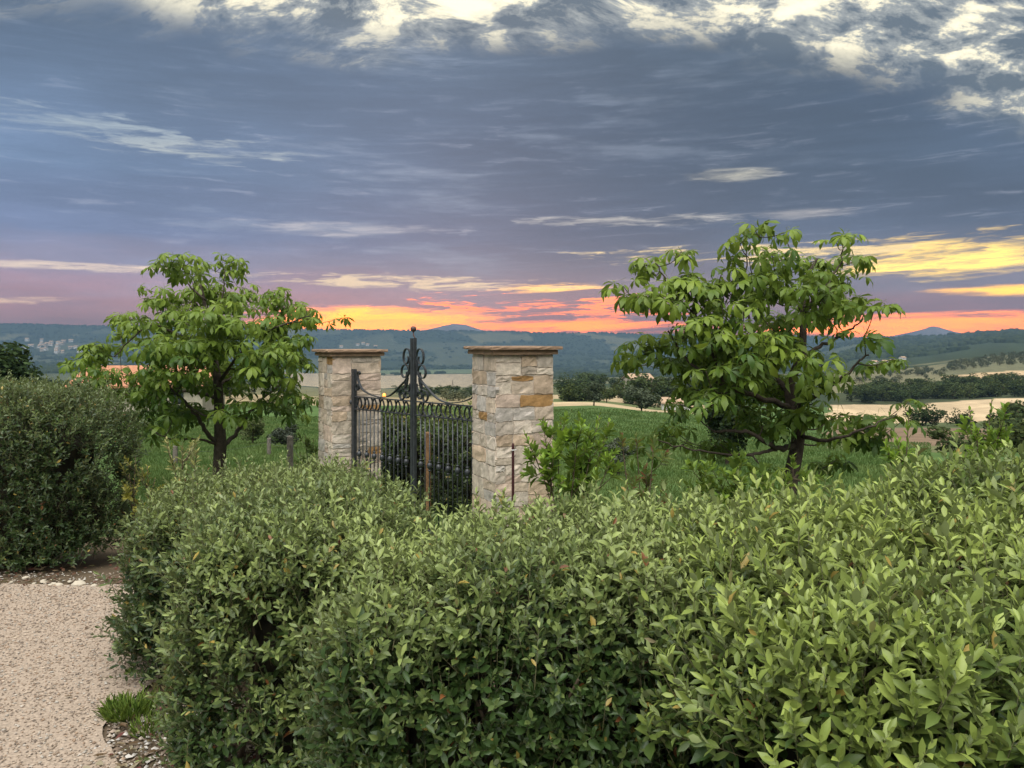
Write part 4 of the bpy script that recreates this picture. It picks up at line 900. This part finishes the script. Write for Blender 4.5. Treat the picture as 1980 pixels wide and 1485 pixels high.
# ------------------------------------------------------------------ stones, tufts and litter by the drive
for i, (px, py, s) in enumerate([(50, 1121, .022), (84, 1128, .022), (97, 1135, .016), (103, 1133, .02), (114, 1134, .02), (152, 1134, .042), (20, 1130, .016), (135, 1128, .014), (182, 1136, .018), (66, 1132, .012)]):
    y = EYE * F / (py - HY); x = (px - CX) / F * y; r_ = np.random.default_rng(i); mb = MB(); n = 8; v = [[0, 0, s * 0.75]]; 
    for zz, k in ((0.62, 0.55), (0.3, 0.95), (-0.1, 1.0)): v += [[s * k * (1 + r_.normal(0, .13)) * math.cos(a) * 1.3, s * k * (1 + r_.normal(0, .13)) * math.sin(a), s * zz * (1 + r_.normal(0, .1))] for a in np.arange(n) * 2 * math.pi / n]
    t = [[0, 1 + j, 1 + (j + 1) % n] for j in range(n)]; q_ = [[1 + k * n + j, 1 + (k + 1) * n + j, 1 + (k + 1) * n + (j + 1) % n, 1 + k * n + (j + 1) % n] for k in range(2) for j in range(n)]
    mb.add(v, q_, t, (0.44, 0.39, 0.31)); o_ = mb.build('edging_stone', M['pebble'], loc=(x, y, 0.012))
    tag(o_, 'largest cream rock at the foot of the tall dark hedge' if i == 5 else 'small cream stone lying at the foot of the tall dark hedge', 'stone', None if i == 5 else 'small stones along the hedge foot')
def tuft(loc, n, h, spread, label, name='grass_tuft', tint=((0.07, 0.13, 0.02), (0.20, 0.28, 0.05)), kind=None, cat='grass'):
    a = rng.uniform(0, 6.28, n); r0 = np.sqrt(rng.random(n)) * spread; p = np.stack([r0 * np.cos(a), r0 * np.sin(a), np.zeros(n)], 1); d = unit(np.stack([np.cos(a) * 0.5, np.sin(a) * 0.5, np.ones(n)], 1) + rng.normal(0, .25, (n, 3)))
    L = h * rng.uniform(.5, 1.2, n); f = rng.random((n, 1)); c = np.array(tint[0]) * (1 - f) + np.array(tint[1]) * f
    o_ = leaves_mesh(name, p, d, unit(rng.normal(size=(n, 3)) + [0, 0, .3]), L, np.full(n, 0.0045), c, M['grass'], None, kind); o_.location = loc
    return tag(o_, label, cat)
tuft((-1.80, 3.62, 0.005), 420, 0.075, 0.11, 'bright green grass tuft where the gravel meets the hedge')
tuft((-1.62, 3.47, 0.005), 160, 0.06, 0.09, 'sparse grass tuft between the gravel and the broad clipped bush')
tuft((-1.68, 3.86, 0.005), 160, 0.06, 0.10, 'dry straw coloured tuft under the rounded hedge end', tint=((0.15, 0.13, 0.05), (0.36, 0.32, 0.16)))
def litter(name, n, xr, yr, label, cols):
    x, y = rng.uniform(*xr, n), rng.uniform(*yr, n); p = np.stack([x, y, np.full(n, 0.022)], 1); a = rng.uniform(0, 6.28, n)
    d = np.stack([np.cos(a), np.sin(a), rng.normal(0.05, .12, n)], 1); nn_ = np.stack([rng.normal(0, .3, n), rng.normal(0, .3, n), np.ones(n)], 1); c = np.array(cols)[rng.integers(0, len(cols), n)]
    tag(leaves_mesh(name, p, d, nn_, rng.uniform(.03, .055, n), rng.uniform(.014, .024, n), c, M['hedge'], None, 'stuff'), label, 'leaf litter')
litter('leaf_litter', 420, (-1.75, -1.0), (2.7, 3.75), 'fallen brown leaves on the earth at the foot of the broad clipped bush', [(0.10, 0.06, 0.03), (0.20, 0.15, 0.09), (0.12, 0.035, 0.03), (0.28, 0.24, 0.16)])
litter('leaf_litter', 300, (-5.5, -2.6), (5.5, 5.95), 'fallen brown leaves on the earth along the tall dark hedge', [(0.10, 0.05, 0.03), (0.14, 0.10, 0.06), (0.09, 0.03, 0.02)])
litter('leaf_litter', 40, (-4.2, -1.9), (2.9, 5.3), 'few brown leaf scraps scattered on the gravel', [(0.10, 0.06, 0.04), (0.14, 0.09, 0.06)])
pebbles('earth_stones', 2600, (-1.85, -0.95), (2.6, 3.8), (0.005, 0.014), [(0.42, 0.36, 0.29), (0.30, 0.24, 0.19), (0.50, 0.47, 0.43), (0.16, 0.12, 0.09)], lambda x, y: x > bx(y) - 0.1, 0.003, None, 'grey and beige stones in the bare earth under the clipped bush', 'stones')
pebbles('earth_stones', 1500, (-5.6, -2.2), (5.42, 5.85), (0.004, 0.011), [(0.40, 0.34, 0.27), (0.20, 0.15, 0.11), (0.50, 0.47, 0.42)], lambda x, y: x < 9, 0.004, None, 'small stones in the dirt strip under the tall dark hedge', 'stones')
# lawn blades
def lawn(name, n, pxr, yr, h, label):
    y = np.exp(rng.uniform(math.log(yr[0]), math.log(yr[1]), n)); x = (rng.uniform(*pxr, n) - CX) / F * y; z = ground(x, y)
    d = unit(np.stack([rng.normal(0, .35, n), rng.normal(0, .35, n), np.ones(n)], 1)); f = np.clip(fbm(x * 1.2, y * 0.8, 3, 77) * 1.5 - .3 + rng.normal(0, .15, n), 0, 1)[:, None]
    c = np.array((0.045, 0.092, 0.02)) * (1 - f) + np.array((0.115, 0.165, 0.05)) * f
    L = h * rng.uniform(.5, 1.3, n) * (y / 12) ** 0.3; w = 0.006 * (y / 8)
    v = np.stack([np.stack([x - w, y, z], 1), np.stack([x + w, y, z], 1), np.stack([x, y, z], 1) + d * L[:, None]], 1).reshape(-1, 3)
    tag(mesh_np(name, v, np.arange(3 * n).reshape(-1, 3), M['grass'], None, np.repeat(c, 3, 0), False, 'stuff'), label, 'grass')
lawn('lawn_grass', 60000, (230, 760), (9.5, 48), 0.07, 'short green lawn grass between the fence posts and under the broad chestnut')
lawn('lawn_grass', 70000, (1040, 1800), (7.6, 60), 0.07, 'green lawn grass beyond the near pillar and under the crooked trunk')

# ------------------------------------------------------------------ distant bushes, woods, groves
FL, FH = (0.022, 0.038, 0.014), (0.075, 0.098, 0.034)
OL, OH = (0.050, 0.062, 0.040), (0.125, 0.140, 0.090)
crowns = [crown_mesh(60 + i, 1.0, 0.5, 620, 0.05, FL, FH) for i in range(5)]
olives = [crown_mesh(80 + i, 1.0, 0.55, 420, 0.055, OL, OH) for i in range(3)]
def far_tree(name, x, y, h, wk, label, cat, group=None, lib=None, sink=0.0):
    lib = lib or crowns; o = bpy.data.objects.new(name, lib[int(rng.integers(0, len(lib)))]); o.location = (x, y, gz(x, y) - sink - 0.12 * h); o.scale = (h * wk, h * wk, h); o.rotation_euler = (0, 0, rng.uniform(0, 6.28)); COL.objects.link(o)
    return tag(o, label, cat, group)
def fpx(px, Y): return (px - CX) / F * Y
# dark garden tree on the left edge, finely leaved
me = crown_mesh(7, 3.9, 1.55, 5200, 0.085, (0.018, 0.036, 0.014), (0.075, 0.11, 0.04), flat=0.9); o = bpy.data.objects.new('dark_tree', me); x, y = fpx(12, 30), 30; o.location = (x, y, gz(x, y)); o.scale = (1.25, 1.25, 1.1); COL.objects.link(o); tag(o, 'dense dark tree standing beyond the tall dark hedge', 'tree')
me2 = crown_mesh(8, 2.6, 1.3, 2600, 0.085, (0.018, 0.032, 0.012), (0.06, 0.085, 0.03)); o = bpy.data.objects.new('dark_bush', me2); x, y = fpx(125, 34), 34; o.location = (x, y, gz(x, y)); COL.objects.link(o); tag(o, 'low dark bush between the dense dark tree and the broad chestnut', 'bush')
def near_bush(seed, px, Y, h, w, lo, hi, label, name='round_bush', nq=2600, leaf=0.03):
    me = crown_mesh(seed, h, w, nq, leaf, lo, hi); o = bpy.data.objects.new(name, me); x = fpx(px, Y); o.location = (x, Y, gz(x, Y) - 0.03); COL.objects.link(o); return tag(o, label, 'bush')
near_bush(11, 555, 21, 0.85, 0.40, (0.035, 0.045, 0.035), (0.10, 0.115, 0.085), 'round grey green bush on the lawn behind the fence posts')
near_bush(12, 488, 24, 1.0, 0.45, (0.04, 0.06, 0.03), (0.12, 0.15, 0.07), 'green bush on the lawn half hidden by the trunk of the broad chestnut')
near_bush(13, 1195, 13.5, 0.72, 0.30, (0.05, 0.06, 0.045), (0.13, 0.145, 0.10), 'small grey bush on the lawn behind the red tipped shrub', nq=2200, leaf=0.022)
near_bush(14, 1405, 16, 1.35, 0.62, (0.014, 0.026, 0.012), (0.05, 0.07, 0.03), 'dark round bush behind the lower branches of the crooked chestnut', nq=4200, leaf=0.04)
near_bush(15, 1240, 62, 2.2, 1.5, (0.04, 0.055, 0.035), (0.11, 0.13, 0.08), 'grey green bush at the edge of the meadow below the track', nq=2600, leaf=0.1)
near_bush(16, 1148, 74, 2.4, 0.9, (0.03, 0.045, 0.03), (0.09, 0.11, 0.07), 'narrow bush on the straw bank at the top of the meadow', nq=1800, leaf=0.09)
for i in range(15):
    Y = rng.uniform(96, 112); far_tree('bank_bush', fpx(rng.uniform(1070, 1175), Y), Y, rng.uniform(1.8, 2.9), 1.1, 'low dark bush in the row along the straw bank above the meadow', 'bush', 'bushes along the straw bank')
for i in range(9):
    Y = rng.uniform(120, 150); far_tree('track_bush', fpx(rng.uniform(1150, 1330), Y), Y, rng.uniform(2.2, 3.6), 1.1, 'dark bush beside the pale track near the low shed', 'bush', 'bushes beside the pale track')
for i in range(8):
    Y = rng.uniform(112, 128); far_tree('track_tree', fpx(rng.uniform(1215, 1290), Y), Y, rng.uniform(4.2, 5.6), 0.95, 'tall dark tree in the clump between the pale track and the low shed', 'tree', 'tree clump by the low shed')
for i in range(46):
    Y = rng.uniform(215, 300); far_tree('valley_tree', fpx(rng.uniform(1075, 1450), Y), Y, rng.uniform(4, 6.5), 1.0, 'dark tree in the belt between the pale track and the blue hills', 'tree', 'tree belt beyond the pale track')
for i in range(34):
    Y = rng.uniform(170, 260); far_tree('valley_bush', fpx(rng.uniform(730, 960), Y), Y, rng.uniform(1.6, 3.6), 1.2, 'green bush in the valley seen above the swept rails of the gate', 'bush', 'valley bushes behind the gate')
for i in range(5):
    Y = rng.uniform(120, 135); far_tree('valley_bush', fpx(rng.uniform(850, 905), Y), Y, rng.uniform(1.5, 2.6), 1.3, 'grey green bush just behind the swept rail beside the near pillar', 'bush', 'bushes behind the swept rail', olives)
for i in range(26):
    Y = rng.uniform(130, 240); far_tree('valley_tree', fpx(rng.uniform(-40, 600), Y), Y, rng.uniform(4, 6.5), 0.9, 'dark tree on the low ground behind the broad chestnut', 'tree', 'trees on the low ground behind the broad chestnut')
# woods on the right between the two straw fields
for i in range(170):
    px = rng.uniform(1640, 2020); Y = rng.uniform(198, 256); far_tree('woodland_tree', fpx(px, Y), Y, rng.uniform(3.4, 5.2), 1.1, 'dark broadleaf tree in the wood between the two straw fields', 'tree', 'wood between the straw fields')
for px, Y, h in [(1765, 92, 2.6), (1785, 93, 3.1), (1808, 92, 2.3), (1850, 91, 2.4), (1866, 92, 2.2), (1950, 92, 3.2), (1975, 90, 3.6), (1930, 70, 2.6), (1960, 66, 3.0), (1985, 62, 3.4)]:
    far_tree('field_bush', fpx(px, Y), Y, h, 1.0, 'round dark bush between the ploughed strip and the near straw field', 'bush', 'bushes below the near straw field')
for px, Y, h in [(1840, 34, 1.7), (1885, 33, 1.8), (1930, 36, 2.2), (1965, 30, 2.0)]:
    far_tree('slope_bush', fpx(px, Y), Y, h, 1.2, 'dark bush on the slope just beyond the wide pale topped hedge', 'bush', 'bushes on the near slope')
for k in range(5):
    for i in range(11):
        Y = 372 + k * 22; px = 1828 + i * 17 + k * 7 + rng.normal(0, 3); far_tree('olive_tree', fpx(px, Y), Y, rng.uniform(3.0, 4.4), 1.0, 'small grey green tree in the rows above the far straw field', 'tree', 'orchard rows above the far straw field', olives)
for i in range(46):
    px = rng.uniform(1650, 1840); Y = rng.uniform(300, 470); far_tree('olive_tree', fpx(px, Y), Y, rng.uniform(2.2, 3.6), 1.1, 'scattered olive tree on the dry slope left of the orchard rows'.replace('left of', 'next to'), 'tree', 'olives on the dry slope', olives)
# far-off woods on the hills: one mass
def far_woods(name, n, label, fn, sz):
    px, Y = fn(n); x = fpx(px, Y); z = ground(x, Y); s = rng.uniform(*sz, n)
    o6 = np.array([[1, 0, 0.5], [0.3, 0.95, 0.4], [-0.8, 0.6, 0.55], [-0.8, -0.6, 0.45], [0.3, -0.95, 0.5], [0.1, 0, 0.85]]); o6 = np.vstack([o6, o6[:5] * [1.0, 1.0, 0] + [0, 0, -0.5]])
    v = o6[None] * (1 + rng.normal(0, .16, (n, 11, 3))) * (s[:, None, None] * np.array([.8, .8, 1.0])) + np.stack([x, Y, z], 1)[:, None]
    t = np.array([[i, (i + 1) % 5, 5] for i in range(5)]); q = np.array([[6 + i, 6 + (i + 1) % 5, (i + 1) % 5, i] for i in range(5)]); off = 11 * np.arange(n)[:, None, None]
    f = rng.random((n, 1)); c = np.array((0.022, 0.034, 0.016)) * (1 - f) + np.array((0.055, 0.072, 0.032)) * f
    tag(mesh_np(name, v.reshape(-1, 3), [(q[None] + off).reshape(-1, 4), (t[None] + off).reshape(-1, 3)], M['far_leaf'], None, np.repeat(c, 11, 0), True, 'stuff'), label, 'woods')
def on_hills(n):
    px = rng.uniform(-40, 2020, n * 3); Y = np.exp(rng.uniform(math.log(950), math.log(3650), n * 3)); X_ = fpx(px, Y)
    k = (cover(X_, Y).sum(1) < 0.19) & (fbm(X_ / 90, Y / 160, 3, 91) > 0.40); return px[k][:n], Y[k][:n]
far_woods('hill_woods', 9000, 'far dark woods covering the blue hazy hillsides', lambda n: tuple(a[:n] for a in (lambda r: (np.resize(r[0], n), np.resize(r[1], n)))(on_hills(n))), (3.5, 8.5))
def on_ridge(n):
    px = rng.uniform(-40, 1700, n); k = fbm(px / 60, px * 0, 3, 5) + 0.2 * rng.random(n); o_ = np.argsort(-k)[:n]; return px[o_], rng.normal(3600, 14, n)
far_woods('ridge_woods', 700, 'line of tiny trees along the crest of the far ridge', on_ridge, (3, 8))
far_woods('ridge_woods', 260, 'line of trees along the crest of the hill under the pointed mountain', lambda n: (rng.uniform(1730, 2000, n), rng.normal(1620, 20, n)), (4, 8.5))

# ------------------------------------------------------------------ houses
def house(name, px, Y, w, dep, hw, hr, turn, label, group=None, wall='wall', roof='roof', wins=(), sink=0.4, z=None):
    x = fpx(px, Y); zz = gz(x, Y) if z is None else z; root = empty(name, (x, Y, zz), label, 'house', group, turn)
    mb = MB(); mb.box(np.array([0, 0, hw / 2 - sink / 2]), np.array([w / 2, dep / 2, hw / 2 + sink / 2]))
    for s in (-1, 1): mb.add([[s * w / 2, -dep / 2, hw], [s * w / 2, dep / 2, hw], [s * w / 2, 0, hw + hr * 0.97]], (), [[0, 1, 2]])
    wl = mb.build('wall', M[wall], root)
    mb = MB(); e = 0.06 * w; f = 0.08 * dep
    for s in (-1, 1):
        a = np.array([[-w / 2 - e, s * (dep / 2 + f), hw - hr * f / (dep / 2)], [w / 2 + e, s * (dep / 2 + f), hw - hr * f / (dep / 2)], [w / 2 + e, 0, hw + hr], [-w / 2 - e, 0, hw + hr]]); b = a + [0, 0, 0.16]
        mb.add(np.vstack([a, b]), [[0, 1, 2, 3], [7, 6, 5, 4], [0, 4, 5, 1], [1, 5, 6, 2], [3, 2, 6, 7], [0, 3, 7, 4]])
    rf = mb.build('roof', M[roof], root)
    for (wx, wz, ww, wh) in wins:
        mb = MB(); mb.box(np.array([wx, -dep / 2 - 0.01, wz]), np.array([ww / 2, 0.03, wh / 2])); wn = mb.build('window', M['glass'], root)
        mb = MB(); mb.box(np.array([wx, -dep / 2 - 0.05, wz - wh / 2 - 0.05]), np.array([ww / 2 + 0.08, 0.07, 0.04])); mb.build('sill', M['wall'], wn)
    return root
house('farmhouse', 300, 58, 8.6, 6.5, 2.0, 1.15, 0.12, 'house with terracotta roof showing through the broad chestnut', wins=[(-2.4, 1.1, .8, 1.0), (0.2, 1.1, .8, 1.0), (2.6, 1.1, .8, 1.0)])
house('farmhouse', 1234, 205, 6.0, 5.5, 4.2, 1.2, 0.3, 'beige two storey farmhouse among the dark valley trees', roof='tanroof', wins=[(-1.6, 3.0, .9, 1.1), (1.4, 3.0, .9, 1.1), (-1.6, 1.0, .9, 1.2)])
house('low_shed', 1306, 104, 3.6, 3.4, 1.0, 0.55, -0.15, 'low shed with a tan roof and white wall by the pale track', wall='whitewall', roof='tanroof', wins=[(0.6, 0.55, .6, .5)])
for i in range(26):
    px, py = rng.normal(100, 28), rng.uniform(652, 690); Y = 2990 - (py - 655) * 18; house('hillside_house', px, Y, rng.uniform(9, 16), 9, rng.uniform(6, 11), 3, rng.uniform(-.6, .6), 'tiny pale house in the village on the blue hillside', 'village houses on the hillside', 'whitewall' if rng.random() < .6 else 'wall', 'tanroof', z=P(px, py, Y)[2] if False else None)
for px, Y in [(692, 3050), (702, 3080), (711, 3040), (726, 2960), (660, 3000)]:
    house('ridge_house', px, Y, 12, 9, 7, 3, rng.uniform(-.5, .5), 'tiny white house on the wooded slope of the far ridge', 'white houses on the far ridge', 'whitewall', 'tanroof')
for px, Y in [(1690, 700), (1712, 690), (1725, 720), (1775, 1000), (1745, 850)]:
    house('slope_house', px, Y, 6, 5, 2.6, 1.2, rng.uniform(-.5, .5), 'small pale house on the grey slope below the pointed mountain', 'pale houses below the pointed mountain', 'whitewall', 'tanroof')
Y = 300; x = fpx(875, Y); pr = empty('utility_pole', (x, Y, gz(x, Y)), 'thin braced utility pole in the pale valley field', 'pole')
mb = MB(); mb.tube([[0, 0, -0.3], [0, 0, 5.2]], 0.10, 6); mb.build('mast', M['wood'], pr); mb = MB(); mb.tube([[1.0, 0, -0.3], [0.05, 0, 4.4]], 0.07, 6); mb.build('brace', M['wood'], pr)
Y = 118; x = fpx(1822, Y); pr = empty('marker_post', (x, Y, gz(x, Y)), 'thin marker post standing in the near straw field', 'post'); mb = MB(); mb.tube([[0, 0, -0.2], [0.03, 0, 0.5], [0.02, 0, 0.95]], [.04, .035, .03], 6); mb.build('shaft', M['wood'], pr)

# ------------------------------------------------------------------ the evening air
HAZE = 3.2e-4
bx0, bx1, by0, by1, bz0, bz1 = -5200, 5200, -1500, 4420, -160, 128
hz = MB(); hz.box(np.array([(bx0 + bx1) / 2, (by0 + by1) / 2, (bz0 + bz1) / 2]), np.array([(bx1 - bx0) / 2, (by1 - by0) / 2, (bz1 - bz0) / 2]))
hm = bpy.data.materials.new('haze'); hm.use_nodes = True; t_ = hm.node_tree; t_.nodes.clear(); oo = t_.nodes.new('ShaderNodeOutputMaterial'); pv_ = t_.nodes.new('ShaderNodeVolumePrincipled')
pv_.inputs['Color'].default_value = (0.17, 0.275, 0.41, 1); pv_.inputs['Density'].default_value = HAZE; pv_.inputs['Anisotropy'].default_value = 0.0
t_.links.new(pv_.outputs[0], oo.inputs['Volume'])
ho = hz.build('haze', hm); ho['kind'] = 'stuff'; tag(ho, 'thin blue evening haze filling the whole valley', 'haze')
